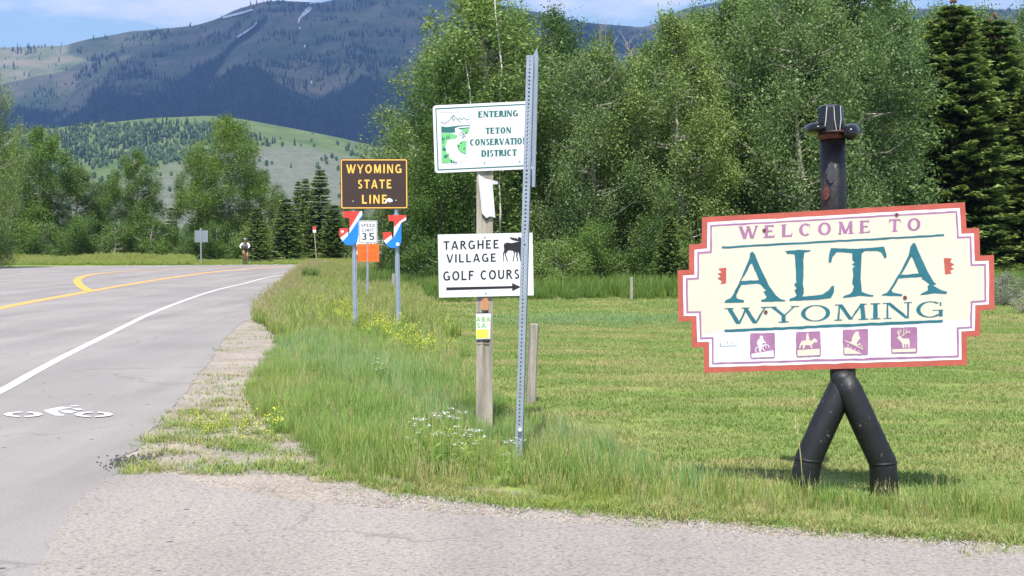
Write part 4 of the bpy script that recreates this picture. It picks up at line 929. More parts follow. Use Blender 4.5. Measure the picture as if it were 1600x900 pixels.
def tree(v, px, Y, top, wpx, label, group, name='tree', cat='tree', extra=None):
    g = GY(px, Y); Ht = (H - (top - HY) / F * Y) - g.z; sw = wpx / F * Y / BASEW[v]; sh = Ht / BASEH[v]
    root = empty(name, g, label, cat, group); tcount[0] += 1
    if group == GR: sw *= 1.22
    if v in 'pq' and px > 1400: sw *= 1.15
    root.rotation_euler = (0, 0, (tcount[0] * 2.399) % 6.283); root.scale = (sw, sw, sh)
    for nm, me in zip(('trunk', 'crown'), VAR[v]):
        o = bpy.data.objects.new(nm, me); C.objects.link(o); o.parent = root
    return root
GR = 'leafy trees in the grove behind the lawn'
big = [
 ('a', 762, 53, -22, 235, 'tallest leafy tree, rising out of the frame behind the conservation district sign'),
 ('d', 690, 50, 92, 140, 'rounded leafy tree whose left flank stands against the mountain'),
 ('b', 648, 56, 235, 110, 'dark leafy tree just right of the brown state line sign'),
 ('n', 855, 58, 22, 150, 'bright green tree sloping down right of the perforated post top'),
 ('c', 925, 51, 82, 150, 'leafy tree just left of the gap where the mountain shows'),
 ('e', 1000, 54, 75, 110, 'tree with bare grey twigs on top, in the gap before the mountain'),
 ('b', 1062, 50, 28, 150, 'leafy tree above the left end of the welcome board'),
 ('a', 1150, 55, -12, 190, 'broad leafy tree left of the black cowboy hat'),
 ('c', 1250, 51, -40, 200, 'broad leafy tree directly behind the black cowboy hat'),
 ('b', 1345, 53, -32, 190, 'leafy tree right of the black cowboy hat, out of the top of the frame'),
 ('b', 1400, 60, 12, 90, 'leafy tree touching the left side of the tall spruces'),
]
bigr = [tree(v, px, Y, top, wd, lb, GR) for v, px, Y, top, wd, lb in big]
def stem(root, pts, r0):                           # a pale bare stem inside the crown, points in world space
    Mi = Matrix.LocRotScale(root.location, root.rotation_euler, root.scale).inverted(); q = MB(); q.tube(pts, [r0 * (1 - .75 * i / (len(pts) - 1)) for i in range(len(pts))], 6)
    mesh_obj('stem', [Mi @ Vector(v) for v in q.v], q.f, M['birch'], root, True, world=False)
for root, pl, Yd, r0 in ((bigr[0], [(783, 230), (782, 160), (784, 105), (779, 60), (774, 20), (773, -10)], 50.6, .05), (bigr[0], [(741, 360), (738, 290), (735, 150), (731, 120), (726, 90), (736, 60)], 50.4, .045), (bigr[0], [(781, 365), (782, 330), (780, 285), (783, 250)], 50.0, .05)):
    stem(root, [P(x, y, Yd) for x, y in pl], r0)
for i, (v, px, Y, top, wd) in enumerate([('c', 715, 66, 70, 200), ('n', 812, 70, 20, 190), ('b', 905, 68, 135, 150), ('c', 985, 70, 125, 170), ('a', 1055, 68, 45, 160), ('b', 1110, 66, 22, 170), ('n', 1200, 68, -15, 190), ('a', 1300, 68, -20, 190), ('d', 1370, 70, -5, 150), ('b', 1450, 84, 18, 120), ('a', 1540, 80, 22, 160), ('c', 1615, 78, 15, 160), ('d', 1700, 70, 30, 180)]):
    tree(v, px, Y, top, wd, ['back row tree showing over the top left corner of the conservation district sign', 'back row tree behind the head of the perforated post', 'back row tree behind the low part of the gap, lower than its neighbours', 'back row tree under the bare grey twigs of the gap', 'back row tree behind the left end of the welcome board', 'back row tree between the gap and the broad front trees', 'bright back row tree showing left of the black cowboy hat', 'back row tree straight above the black cowboy hat', 'back row tree showing right of the black cowboy hat', 'pale tree top just left of the tallest spruce tip', 'pale leafy tree showing between the two tall spruces', 'pale leafy tree top at the upper right corner of the frame', 'tree at the right frame edge, behind the cut off spruce'][i], GR)
tree('e', 942, 60, 52, 80, 'slender half bare tree with grey twigs at the left of the gap', GR)
SH = 'low bushes along the foot of the grove'
for v, px, Y, top, wd, lb in [('s', 700, 47, 372, 130, 'green bush behind the left end of the golf course sign'), ('t', 790, 48, 385, 110, 'dark green bush hidden behind the golf course sign and post'), ('t', 870, 46, 378, 110, 'green bush just right of the golf course sign'),
    ('s', 935, 48, 350, 120, 'dense bush left of the thin brown fence post'), ('s', 1020, 48, 340, 110, 'bush between the thin fence post and the welcome board'), ('t', 1085, 47, 385, 90, 'bush touching the left edge of the welcome board'),
    ('s', 1160, 48, 350, 130, 'bush hidden behind the left half of the welcome board'), ('s', 1350, 48, 350, 160, 'bush hidden behind the right half of the welcome board'), ('s', 655, 52, 385, 90, 'bush right of the right steel signpost, at the grove edge'), ('t', 1440, 50, 370, 120, 'bush behind the right end of the welcome board')]:
    tree(v, px, Y, top, wd, lb, SH, 'bush', 'bush')
SG = 'silver grey sagebrush bushes'
for px, Y, top, wd, lb in [(1056, 40, 452, 34, 'silver sagebrush peeking out left of the welcome board'), (1572, 34, 428, 90, 'silver sagebrush at the right edge of the frame, behind the welcome board'), (1612, 30, 452, 70, 'silver sagebrush cut by the right frame edge'), (1545, 36, 462, 50, 'small sagebrush right against the welcome board right end'), (963, 43, 468, 16, 'tiny grey plant at the foot of the thin fence post')]:
    tree('g', px, Y, top, wd, lb, SG, 'sagebrush', 'shrub')
SP = 'dark spruce trees'
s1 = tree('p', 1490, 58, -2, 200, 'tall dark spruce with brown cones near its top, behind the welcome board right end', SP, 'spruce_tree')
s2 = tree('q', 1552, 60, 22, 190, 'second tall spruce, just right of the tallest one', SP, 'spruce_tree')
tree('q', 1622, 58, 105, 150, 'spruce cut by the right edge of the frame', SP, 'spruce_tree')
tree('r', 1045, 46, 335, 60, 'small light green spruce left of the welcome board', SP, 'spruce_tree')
for root, hh, nn in ((s1, 13.5, 70), (s2, 12.5, 50)):
    r = np.random.default_rng(5); q = MB()
    for k in range(nn):
        t = 1 - r.random() ** 1.1 * .2; a = r.random() * 6.28; R = 2.5 * (1 - t) ** .8 * r.uniform(.2, .7) + .05
        q.ball((math.cos(a) * R, math.sin(a) * R, hh * t), (.05, .05, .11), 6, 4)
    o = mesh_obj('cones', q.v, q.f, M['cone'], root, True, world=False); o['kind'] = 'stuff'
LT = 'leafy trees beyond the road'
for v, px, Y, top, wd, lb in [('c', -28, 80, 112, 112, 'leafy branches of a tall tree cut by the left frame edge'), ('d', 58, 112, 203, 120, 'pointed leafy tree near the left frame edge'), ('a', 8, 116, 225, 110, 'leafy tree behind the pointed one at the far left'),
    ('b', 118, 116, 262, 100, 'lower leafy tree between the two pointed trees on the left'), ('a', 165, 118, 285, 90, 'round leafy tree left of the narrow pointed tree'), ('d', 216, 110, 238, 92, 'narrow pointed tree beyond the road, left of the big tree'),
    ('n', 352, 112, 186, 145, 'big bright leafy tree standing right behind the cyclist'), ('b', 312, 115, 235, 80, 'left shoulder of the big tree behind the grey sign back'), ('b', 405, 118, 268, 80, 'leafy tree on the right flank of the big tree behind the cyclist'),
    ('d', 540, 118, 320, 70, 'light green tree left of the brown state line sign posts'), ('b', 600, 108, 300, 110, 'leafy tree seen between the two steel signposts')]:
    tree(v, px, Y, top, wd, lb, LT)
LB_ = 'bushes beyond the road'
for i, (v, px, Y, top, wd) in enumerate([('s', 20, 106, 345, 90), ('t', 75, 107, 350, 80), ('s', 130, 106, 340, 90), ('t', 180, 107, 350, 80), ('s', 235, 106, 345, 90), ('t', 290, 107, 372, 60), ('s', 262, 112, 355, 60), ('s', 338, 107, 350, 80), ('t', 395, 108, 350, 70), ('t', 640, 100, 385, 80)]):
    tree(v, px, Y, top, wd, ['bush at the far left below the pointed tree', 'bush right of the leftmost bush beyond the road', 'bush below the two left trees, near the middle of the hedge', 'bush left of the narrow pointed tree', 'bush at the foot of the narrow pointed tree', 'low bush just left of the grey sign back', 'bush in the gap left of the big tree', 'bush behind the grey sign back', 'dark bush beside the cyclist', 'dark bush between the parked vehicle and the grove'][i], LB_, 'bush', 'bush')
for v, px, Y, top, wd, lb in [('r', 402, 100, 322, 50, 'spruce added to stand in for the deep shade right beside the cyclist'), ('r', 448, 110, 308, 66, 'broad dark spruce right of the cyclist, with a rusty dead top beside it'), ('q', 500, 116, 262, 62, 'pointed spruce behind the thin red and white marker post'), ('q', 478, 124, 276, 40, 'slim spruce between the two bigger spruces'), ('q', 466, 128, 280, 34, 'slimmest spruce, left of the slim one'), ('r', 522, 113, 318, 56, 'spruce left of the brown state line sign'), ('r', 268, 122, 322, 34, 'small dark spruce in the gap left of the big tree'), ('r', 585, 122, 340, 60, 'spruce behind the speed limit sign')]:  # spruce beside the cyclist is added to darken the shaded gap there
    tree(v, px, Y, top, wd, lb, SP, 'spruce_tree')

# ------------------------------------------------------------------ instanced ground cover
lib_count = [0]
def library(meshes):
    lib_count[0] += 1; col = bpy.data.collections.new('plant_library')
    for i, me in enumerate(meshes):
        o = bpy.data.objects.new('clump_%02d' % i, me); col.objects.link(o)
    return col
def scatter(name, pts, scale, rot, idx, meshes, label, cat, kind='stuff', tilt=.12, r=rng):
    n = len(pts); me = bpy.data.meshes.new(name); me.vertices.add(n); me.vertices.foreach_set('co', np.asarray(pts, np.float32).ravel())
    a = me.attributes.new('rot', 'FLOAT_VECTOR', 'POINT'); R = np.stack([r.normal(0, tilt, n), r.normal(0, tilt, n), rot], 1).astype(np.float32); a.data.foreach_set('vector', R.ravel())
    sc_ = np.asarray(scale, np.float32)
    if sc_.ndim == 1: sc_ = np.repeat(sc_[:, None], 3, 1)
    a = me.attributes.new('scl', 'FLOAT_VECTOR', 'POINT'); a.data.foreach_set('vector', sc_.ravel())
    a = me.attributes.new('pick', 'INT', 'POINT'); a.data.foreach_set('value', np.asarray(idx, np.int32)); me.update()
    o = bpy.data.objects.new(name, me); C.objects.link(o); tag(o, label, cat, kind=kind)
    ng = bpy.data.node_groups.new(name, 'GeometryNodeTree')
    ng.interface.new_socket('Geometry', in_out='INPUT', socket_type='NodeSocketGeometry'); ng.interface.new_socket('Geometry', in_out='OUTPUT', socket_type='NodeSocketGeometry')
    gi = N(ng, 'NodeGroupInput'); go = N(ng, 'NodeGroupOutput'); ip = N(ng, 'GeometryNodeInstanceOnPoints'); ci = N(ng, 'GeometryNodeCollectionInfo')
    ci.inputs['Collection'].default_value = library(meshes); ci.inputs['Separate Children'].default_value = True; ci.inputs['Reset Children'].default_value = True
    def at(nm, ty): q = N(ng, 'GeometryNodeInputNamedAttribute', data_type=ty); q.inputs['Name'].default_value = nm; return q.outputs['Attribute']
    ng.links.new(gi.outputs[0], ip.inputs['Points']); ng.links.new(ci.outputs[0], ip.inputs['Instance']); ip.inputs['Pick Instance'].default_value = True
    ng.links.new(at('pick', 'INT'), ip.inputs['Instance Index']); ng.links.new(at('rot', 'FLOAT_VECTOR'), ip.inputs['Rotation']); ng.links.new(at('scl', 'FLOAT_VECTOR'), ip.inputs['Scale'])
    ng.links.new(ip.outputs[0], go.inputs[0]); md = o.modifiers.new('scatter', 'NODES'); md.node_group = ng
    return o
def blades(seed, n, h, rad, wd, lean=.35, mat='g_green', seg=3, seed_heads=0):
    r = np.random.default_rng(seed); V = []; Fq = []; T = []
    for i in range(n):
        a = r.random() * 6.283; rr = rad * r.random() ** .5; x, y = rr * math.cos(a), rr * math.sin(a); hh = h * r.uniform(.5, 1.1); b = r.random() * 6.283
        ln = hh * lean * r.uniform(.2, 1.3); dx, dy = math.cos(b), math.sin(b); sx, sy = -dy, dx; w_ = wd * r.uniform(.7, 1.3) / 2; base = len(V)
        for j in range(seg + 1):
            t = j / seg; ww = w_ * (1 - t ** 1.8) + wd * .04; px = x + dx * ln * t * t; py = y + dy * ln * t * t; pz = hh * (t - .12 * t * t * ln / hh)
            V += [(px - sx * ww, py - sy * ww, pz), (px + sx * ww, py + sy * ww, pz)]; T += [t, t]
        for j in range(seg): k = base + 2 * j; Fq.append((k, k + 1, k + 3, k + 2))
        if seed_heads and i % seed_heads == 0:        # feathery seed head at the blade tip
            bx, by, bz = x + dx * ln, y + dy * ln, hh
            for m in range(4):
                base = len(V); t0 = bz - .02 + m * .018; wv = wd * 1.1 * (1 - m * .15); an = m * 1.3
                V += [(bx - math.cos(an) * wv, by - math.sin(an) * wv, t0), (bx, by, t0 - .012), (bx + math.cos(an) * wv, by + math.sin(an) * wv, t0 + .008), (bx, by, t0 + .03)]; T += [1, 1, 1, 1]; Fq.append((base, base + 1, base + 2, base + 3))
    return np_mesh('grass_clump', V, Fq, M[mat], attr={'tip': T})
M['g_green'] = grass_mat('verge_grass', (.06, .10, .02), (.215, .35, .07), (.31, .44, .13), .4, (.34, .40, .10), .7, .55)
M['g_blue'] = grass_mat('blue_green_grass', (.08, .14, .04), (.23, .37, .14), (.33, .46, .24), .35)
M['g_dry'] = grass_mat('dry_grass', (.13, .13, .045), (.36, .36, .13), (.56, .50, .27), .35, (.3, .36, .08), 1.0, .5)
M['g_pink'] = grass_mat('seeding_grass', (.12, .15, .04), (.30, .36, .10), (.44, .39, .22), .35)
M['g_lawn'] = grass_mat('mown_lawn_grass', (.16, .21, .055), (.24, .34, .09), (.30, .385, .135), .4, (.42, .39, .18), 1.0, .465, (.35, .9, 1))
M['g_far'] = grass_mat('far_meadow_grass', (.11, .15, .03), (.25, .35, .07), (.37, .42, .14), .35, (.34, .36, .10), .12, .5)
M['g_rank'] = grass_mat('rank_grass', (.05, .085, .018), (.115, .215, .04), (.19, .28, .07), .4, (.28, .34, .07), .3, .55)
M['yflower'] = paint('yellow_petals', (.52, .54, .04), .6, .1, 5); M['wflower'] = paint('white_petals', (.8, .8, .76), .6, .1, 5)

def to_px(X, Y): return 800 + F * X / Y, HY + F * (H - gza(Y)) / Y
xL = lambda y: np.interp(y, [412, 418, 425, 440, 460, 480, 500, 508, 520, 545, 570, 590, 610, 650, 680, 700, 720, 755, 800], [478, 474, 464, 447, 428, 409, 394, 412, 432, 430, 408, 394, 386, 396, 436, 468, 492, 505, 560])
yB = lambda x: np.interp(x, [300, 480, 560, 620, 700, 800, 900, 1000, 1100, 1200, 1300, 1400, 1500, 1600, 2000], [700, 746, 758, 770, 776, 788, 796, 805, 810, 817, 826, 834, 839, 846, 866])
LX = [430, 470, 500, 540, 580, 620, 665, 700, 745, 785, 800, 850]
LV = [610, 640, 672, 700, 725, 765, 850, 920, 1040, 1300, 1650, 3000]
xLawn = lambda y: np.interp(y, LX, LV)
def cand(n, Y0, Y1, x0, x1, r=rng):                # uniform on the ground inside the view wedge
    Y = np.sqrt(r.random(n) * (Y1 ** 2 - Y0 ** 2) + Y0 ** 2); px = r.uniform(x0, x1, n); X = (px - 800) / F * Y
    return X, Y, px, HY + F * (H - gza(Y)) / Y
def area(Y0, Y1, x0, x1): return (Y1 ** 2 - Y0 ** 2) / 2 * (x1 - x0) / F
def lay(X, Y): return np.stack([X, Y, gza(Y)], 1)

def patch_noise(X, Y, s, sd=3): return fbm(X * s + 31, Y * s + 17, 4, sd)
# tall verge grass
n = int(area(6, 30, 360, 1950) * 190); X, Y, px, py = cand(n, 6.0, 30, 360, 1950)
keep = (py < yB(px) + (patch_noise(X, Y, 5) - .5) * 22) & (px > xL(py) + (patch_noise(X, Y, 3, 9) - .5) * 26) & (px < xLawn(py) + (patch_noise(X, Y, 1.2) - .5) * 60) & (rng.random(n) < np.clip(14 / Y, .35, 1) * np.clip((30 - Y) / 9, 0, 1))
X, Y, px, py = X[keep], Y[keep], px[keep], py[keep]
dB = np.clip((yB(px) - py) / 40, 0, 1); dL = np.clip((px - xL(py)) / 60, 0, 1)
blue_d = np.abs(py - np.interp(px, [420, 540, 640, 740, 850, 960, 1100], [525, 575, 622, 668, 700, 722, 760])); isblue = rng.random(len(X)) < .5 * np.exp(-(blue_d / 30) ** 2) * (px < 1100)
dry_p = .10 + .45 * (1 - dB) + .45 * np.clip((patch_noise(X, Y, 1.4, 5) - .5) * 4, 0, 1) * (px > 600) + .25 * np.exp(-(((px - 1020) / 160) ** 2 + ((py - 735) / 40) ** 2))
dry_p *= np.where((px < 700) & (py < 730), .25, 1)
dry_p *= .75
dry_p = dry_p + .5 * (1 - dB) * (px > 650) + .08
isdry = (~isblue) & (rng.random(len(X)) < dry_p)
pinkp = .5 * np.exp(-(((px - 890) / 70) ** 2 + ((py - 700) / 30) ** 2)) + .05
ispink = (~isblue) & (~isdry) & (rng.random(len(X)) < pinkp)
hgt = (.62 + .75 * patch_noise(X, Y, .9, 11)) * (.5 + .5 * np.minimum(dB + .1, 1)) * (.6 + .4 * dL) * np.where(px > 950, .58, .7) * (1 - .42 * np.exp(-((px - 780) / 75) ** 2) * (py > 640)) * (1 - .3 * np.exp(-((px - 1320) / 110) ** 2))
green = ~(isblue | isdry | ispink)
gm = [blades(30 + i, 30, .26, .11, .0045, .45, 'g_green') for i in range(6)]
bmsh = [blades(50 + i, 24, .30, .10, .0045, .25, 'g_blue') for i in range(4)]
dm = [blades(60 + i, 20, .27, .10, .0035, .35, 'g_dry', 3, 6) for i in range(5)]
pm = [blades(70 + i, 14, .34, .10, .0035, .3, 'g_pink', 3, 2) for i in range(4)]
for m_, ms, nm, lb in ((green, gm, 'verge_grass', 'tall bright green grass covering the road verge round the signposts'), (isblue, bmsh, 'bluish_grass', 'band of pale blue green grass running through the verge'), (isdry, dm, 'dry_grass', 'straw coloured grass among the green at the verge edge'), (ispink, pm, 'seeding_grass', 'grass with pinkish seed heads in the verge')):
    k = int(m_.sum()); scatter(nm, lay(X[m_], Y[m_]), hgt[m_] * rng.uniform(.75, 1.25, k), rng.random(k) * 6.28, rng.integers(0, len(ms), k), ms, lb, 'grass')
# farther verge towards the crest
n = int(area(20, 92, 400, 760) * 60); X, Y, px, py = cand(n, 20, 92, 400, 760)
keep = (px > xL(py) + (patch_noise(X, Y, .6, 9) - .5) * 12) & ((px < xLawn(py) + 20) | (py < 455)) & (py > 413.2) & (rng.random(n) < np.clip((Y - 20) / 9, 0, 1)); X, Y, px, py = X[keep], Y[keep], px[keep], py[keep]; k = len(X)
fm = [blades(80 + i, 26, .30, .16, .012, .4, 'g_far', 2) for i in range(4)]; fp = [blades(90 + i, 22, .34, .16, .010, .3, 'g_pink', 2, 2) for i in range(3)]
pk = rng.random(k) < np.clip(.35 - (px - xL(py)) / 150, .04, .22)
for m_, ms, nm, lb in ((~pk, fm, 'meadow_grass', 'yellow green grass on the far verge below the state line sign'), (pk, fp, 'seeding_grass', 'pinkish seeding grass along the far asphalt edge')):
    q_ = int(m_.sum()); scatter(nm, lay(X[m_], Y[m_]), (.5 + .6 * rng.random(q_)), rng.random(q_) * 6.28, rng.integers(0, len(ms), q_), ms, lb, 'grass')
# lawn
lm = [blades(100 + i, 150, .042, .24, .006, .9, 'g_lawn', 2) for i in range(5)]
n = int(area(7, 30, 600, 1900) * 26); X, Y, px, py = cand(n, 7, 30, 600, 1900); keep = (px > xLawn(py) - 25) & (py > 500); X, Y = X[keep], Y[keep]; k = len(X)
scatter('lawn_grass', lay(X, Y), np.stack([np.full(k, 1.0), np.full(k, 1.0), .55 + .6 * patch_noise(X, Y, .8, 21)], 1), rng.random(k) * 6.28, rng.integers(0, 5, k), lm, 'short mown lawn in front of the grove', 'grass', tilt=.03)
lf = [blades(110 + i, 150, .055, .42, .014, .9, 'g_lawn', 1) for i in range(4)]
n = int(area(26, 48, 560, 1900) * 9); X, Y, px, py = cand(n, 26, 48, 560, 1900); keep = (px > xLawn(py) - 25) & (py < 512); X, Y = X[keep], Y[keep]; k = len(X)
scatter('lawn_grass', lay(X, Y), np.stack([np.full(k, 1.0), np.full(k, 1.0), .6 + .6 * rng.random(k)], 1), rng.random(k) * 6.28, rng.integers(0, 4, k), lf, 'mown lawn farther back, reaching the rank grass below the trees', 'grass', tilt=.03)
# rank grass below the trees
rm = [blades(120 + i, 34, .5, .22, .014, .35, 'g_rank', 3) for i in range(5)]
n = int(area(33, 62, 560, 1750) * 9); X, Y, px, py = cand(n, 33, 62, 560, 1750); keep = (Y > 36 + 4 * (patch_noise(X, Y, .3) - .5) * 3) & ((px > 650) | (Y > 46)); X, Y = X[keep], Y[keep]; k = len(X)
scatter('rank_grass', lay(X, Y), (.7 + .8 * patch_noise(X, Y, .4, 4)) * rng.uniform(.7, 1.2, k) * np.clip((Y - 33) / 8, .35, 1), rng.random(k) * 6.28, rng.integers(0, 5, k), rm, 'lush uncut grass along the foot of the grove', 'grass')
bl = [blades(130 + i, 30, .10, .25, .008, .3, 'g_blue', 2) for i in range(3)]
n = 700; px = rng.uniform(760, 1110, n); Y = rng.normal(27.5, 1.0, n) + (px - 900) * -.001; X = (px - 800) / F * Y
scatter('bluish_grass', lay(X, Y), rng.uniform(.5, 1, n), rng.random(n) * 6.28, rng.integers(0, 3, n), bl, 'pale blue green strip of grass across the far lawn', 'grass')
# meadow beyond the road
n = int(area(90, 112, -60, 760) * 5); X, Y, px, py = cand(n, 90, 112, -60, 760); lim = np.interp(px, [0, 240, 474, 500], [86.5, 89.5, 93, 93]); keep = Y > lim; X, Y, px = X[keep], Y[keep], px[keep]; k = len(X)
mm = [blades(140 + i, 40, .55, .35, .03, .35, 'g_far', 2, 4) for i in range(4)]
scatter('meadow_grass', lay(X, Y), (.45 + .9 * patch_noise(X, Y, .25, 6)) * np.where(px > 300, .45, 1.1) * np.clip((Y - 86) / 14, .3, 1), rng.random(k) * 6.28, rng.integers(0, 4, k), mm, 'tall pale grass between the road crest and the trees', 'grass')
# weeds on the gravel, pebbles
wm = [blades(150 + i, 26, .055, .13, .005, 1.6, 'g_dry' if i % 2 else 'g_green', 2) for i in range(4)]
n = 3000; px = rng.uniform(200, 520, n); py = rng.uniform(500, 745, n); xr = np.interp(py, [500, 527, 557, 590, 617, 647, 683, 722, 760], [391, 353, 333, 307, 287, 260, 233, 190, 180]); Y = F * H / (py - HY); X = (px - 800) / F * Y
keep = (px > xr + 8) & (px < xL(py) + 10) & (rng.random(n) < np.clip((.35 * patch_noise(X, Y, 1.1, 13) + .65 * patch_noise(X, Y, 5, 14) - .44) * 7, 0, 1) * np.where(py < 625, .3, .85)) & (py < 742); X, Y = X[keep], Y[keep]; k = len(X)
scatter('roadside_weeds', lay(X, Y), rng.uniform(.5, 1.3, k), rng.random(k) * 6.28, rng.integers(0, 4, k), wm, 'low sprawling weeds on the gravel shoulder', 'weeds')
n = 2200; px = 480 + 1220 * rng.random(n) ** .72; py = yB(px) + rng.exponential(4, n) - rng.uniform(0, 16, n); Y = F * H / (py - HY); X = (px - 800) / F * Y
scatter('roadside_weeds', lay(X, Y), rng.uniform(.35, .9, n), rng.random(n) * 6.28, rng.integers(0, 4, n), wm, 'thin low weeds fringing the dirt strip of the side road', 'weeds')
def pebble(seed):
    r = np.random.default_rng(seed); bm = bmesh.new(); bmesh.ops.create_icosphere(bm, subdivisions=1, radius=.012)
    for v in bm.verts: v.co = Vector((v.co.x * 1.2, v.co.y, v.co.z * .6)) * r.uniform(.8, 1.2)
    me = bpy.data.meshes.new('pebble'); bm.to_mesh(me); bm.free(); me.materials.append(M['stone']); return me
M['stone'] = paint('grey_stone', (.33, .30, .27), .9, .35, 30)
pb_ = [pebble(i) for i in range(4)]
n = 5000; px = rng.uniform(150, 1700, n); py = np.where(px < 520, rng.uniform(500, 770, n), yB(px) + rng.normal(12, 13, n)); xr = np.interp(py, [500, 527, 557, 590, 617, 647, 683, 722, 770], [391, 353, 333, 307, 287, 260, 233, 190, 170]); Y = F * H / (py - HY); X = (px - 800) / F * Y; keep = px > xr + rng.normal(4, 12, n); X, Y = X[keep], Y[keep]; k = len(X)
scatter('gravel', lay(X, Y) + np.array([0, 0, .006]), rng.uniform(.2, .95, k), rng.random(k) * 6.28, rng.integers(0, 4, k), pb_, 'small loose stones scattered on the shoulder and side road edge', 'gravel', tilt=.5)
def crumb_patch():
    n = 420; px = rng.normal(208, 22, n); py = rng.normal(722, 4.5, n) - (px - 212) * .12; Y = F * H / (py - HY); X = (px - 800) / F * Y
    scatter('asphalt_crumbs', lay(X, Y) + np.array([0, 0, .014]), rng.uniform(.2, .75, n), rng.random(n) * 6.28, rng.integers(0, 3, n), crumb, 'dark crumbled asphalt at the corner of the two roads', 'rubble', tilt=.5)
M['tar'] = paint('dark_asphalt_crumb', (.07, .068, .068), .9, .3, 30); crumb = []
for i in range(3): m_ = pb_[i].copy(); m_.materials.clear(); m_.materials.append(M['tar']); crumb.append(m_)
crumb_patch()
# yellow wildflowers
def flower(seed, mat, h, nst, head, flat=False):
    r = np.random.default_rng(seed); V = []; Fq = []; mi = []
    for i in range(nst):
        a = r.random() * 6.28; rr = .09 * r.random(); x, y = rr * math.cos(a), rr * math.sin(a); hh = h * r.uniform(.6, 1.1); b = len(V)
        V += [(x - .002, y, 0), (x + .002, y, 0), (x + .002, y, hh), (x - .002, y, hh)]; Fq.append((b, b + 1, b + 2, b + 3)); mi.append(0)
        for k in range(4):
            lz = hh * r.uniform(.15, .8); la = r.random() * 6.28; lx, ly = math.cos(la) * .035, math.sin(la) * .035; b = len(V); V += [(x, y, lz), (x + lx - ly * .15, y + ly + lx * .15, lz + .02), (x + lx * 1.6, y + ly * 1.6, lz + .03), (x + lx + ly * .15, y + ly - lx * .15, lz + .015)]; Fq.append((b, b + 1, b + 2, b + 3)); mi.append(0)
        for k in range(9):
            cx, cy, cz = x + r.normal(0, head), y + r.normal(0, head), hh + r.normal(0, head * (.25 if flat else .8)); s = .0045 + .003 * r.random(); t = r.random() * 3; b = len(V); tz = r.normal(0, .003)
            V += [(cx + s * math.cos(t), cy + s * math.sin(t), cz + tz), (cx - s * math.sin(t), cy + s * math.cos(t), cz), (cx - s * math.cos(t), cy - s * math.sin(t), cz - tz + .004), (cx + s * math.sin(t), cy - s * math.cos(t), cz)]; Fq.append((b, b + 1, b + 2, b + 3)); mi.append(1)
    me = np_mesh('flower_clump', V, Fq, M['g_green']); me.materials.append(M[mat]); me.polygons.foreach_set('material_index', mi); me.attributes.new('tip', 'FLOAT', 'POINT').data.foreach_set('value', [.6] * len(V)); return me
yf = [flower(160 + i, 'yflower', .3, 9, .02) for i in range(4)]
pts = []
for cx, cy, sx, sy, cnt in ((540, 488, 36, 15, 75), (600, 518, 34, 16, 45), (648, 545, 26, 12, 14), (340, 664, 26, 9, 7), (385, 668, 18, 8, 5)):
    px = rng.normal(cx, sx, cnt); py = rng.normal(cy + (px - cx) * .35 * (cx > 500), sy * .6, cnt); Y = F * H / (py + 12 - HY); pts.append(np.stack([(px - 800) / F * Y, Y, np.where(cx > 450, 0, -.14) * np.ones(cnt)], 1))
pts = np.concatenate(pts); k = len(pts)
scatter('yellow_wildflowers', pts, rng.uniform(.7, 1.15, k), rng.random(k) * 6.28, rng.integers(0, 4, k), yf, 'yellow wildflowers below the state line sign and on the shoulder', 'flowers')
# single plants
def plant(name, px, py, me, s, label, cat='plant', group=None):
    o = bpy.data.objects.new(name, me); C.objects.link(o); o.location = G(px, py); o.scale = (s, s, s); return tag(o, label, cat, group)
wy = [flower(170 + i, 'wflower', .32, 12, .014, True) for i in range(3)]
for i, (px, py, s, lb) in enumerate([(655, 728, .95, 'lone white yarrow head left of the leafy yarrow clump'), (697, 742, 1.25, 'largest white yarrow clump, left of the wooden signpost foot'), (715, 738, .9, 'smaller yarrow beside the largest clump'), (742, 745, .9, 'white yarrow below the wooden signpost foot'), (800, 752, .8, 'white yarrow at the foot of the perforated post'), (592, 604, .9, 'pale yarrow in the green grass below the state line sign')]):
    plant('yarrow_plant', px, py, wy[i % 3], s, lb, 'flower', 'white yarrow plants in the verge')
tuft = blades(180, 70, .55, .16, .03, .35, 'g_rank', 3)
plant('grass_tuft', 478, 441, tuft, 1.25, 'dark green tuft of tall grass at the road edge near the crest', 'grass tuft', 'dark grass tufts near the crest'); plant('grass_tuft', 492, 441, tuft, 1.15, 'slightly lower dark tuft right beside the other one', 'grass tuft', 'dark grass tufts near the crest')
stalk = blades(181, 3, .62, .02, .006, .12, 'g_dry', 3, 1)
plant('seed_stalk', 1254, 798, stalk, 1.0, 'tall tan seed stalk standing in front of the left black leg', 'plant')

# ------------------------------------------------------------------ HILLS
def terrain(name, crest_u, crest_py, Y0, Y1, a_fn, amp, nsc, ucols, rows, mat, lo=-1400, hi=3000, attr_fn=None, seed=0):
    us = np.linspace(lo, hi, ucols); ts = np.concatenate([np.linspace(0, 1, rows), [1.05, 1.12, 1.2]])
    U, T = np.meshgrid(us, ts)
    Xv, Yv, Z = hmap(U, T, crest_u, crest_py, Y0, Y1, a_fn, amp, nsc, seed)
    V = np.stack([Xv, Yv, Z], -1).reshape(-1, 3); R, Cc = U.shape; i = np.arange(R - 1)[:, None] * Cc + np.arange(Cc - 1)[None, :]; Fq = np.stack([i, i + 1, i + Cc + 1, i + Cc], -1).reshape(-1, 4)
    me = np_mesh(name, V, Fq, mat, True, attr={'mask': attr_fn(U, T).ravel()} if attr_fn else None)
    o = bpy.data.objects.new(name, me); C.objects.link(o); return tag(o, kind='structure')
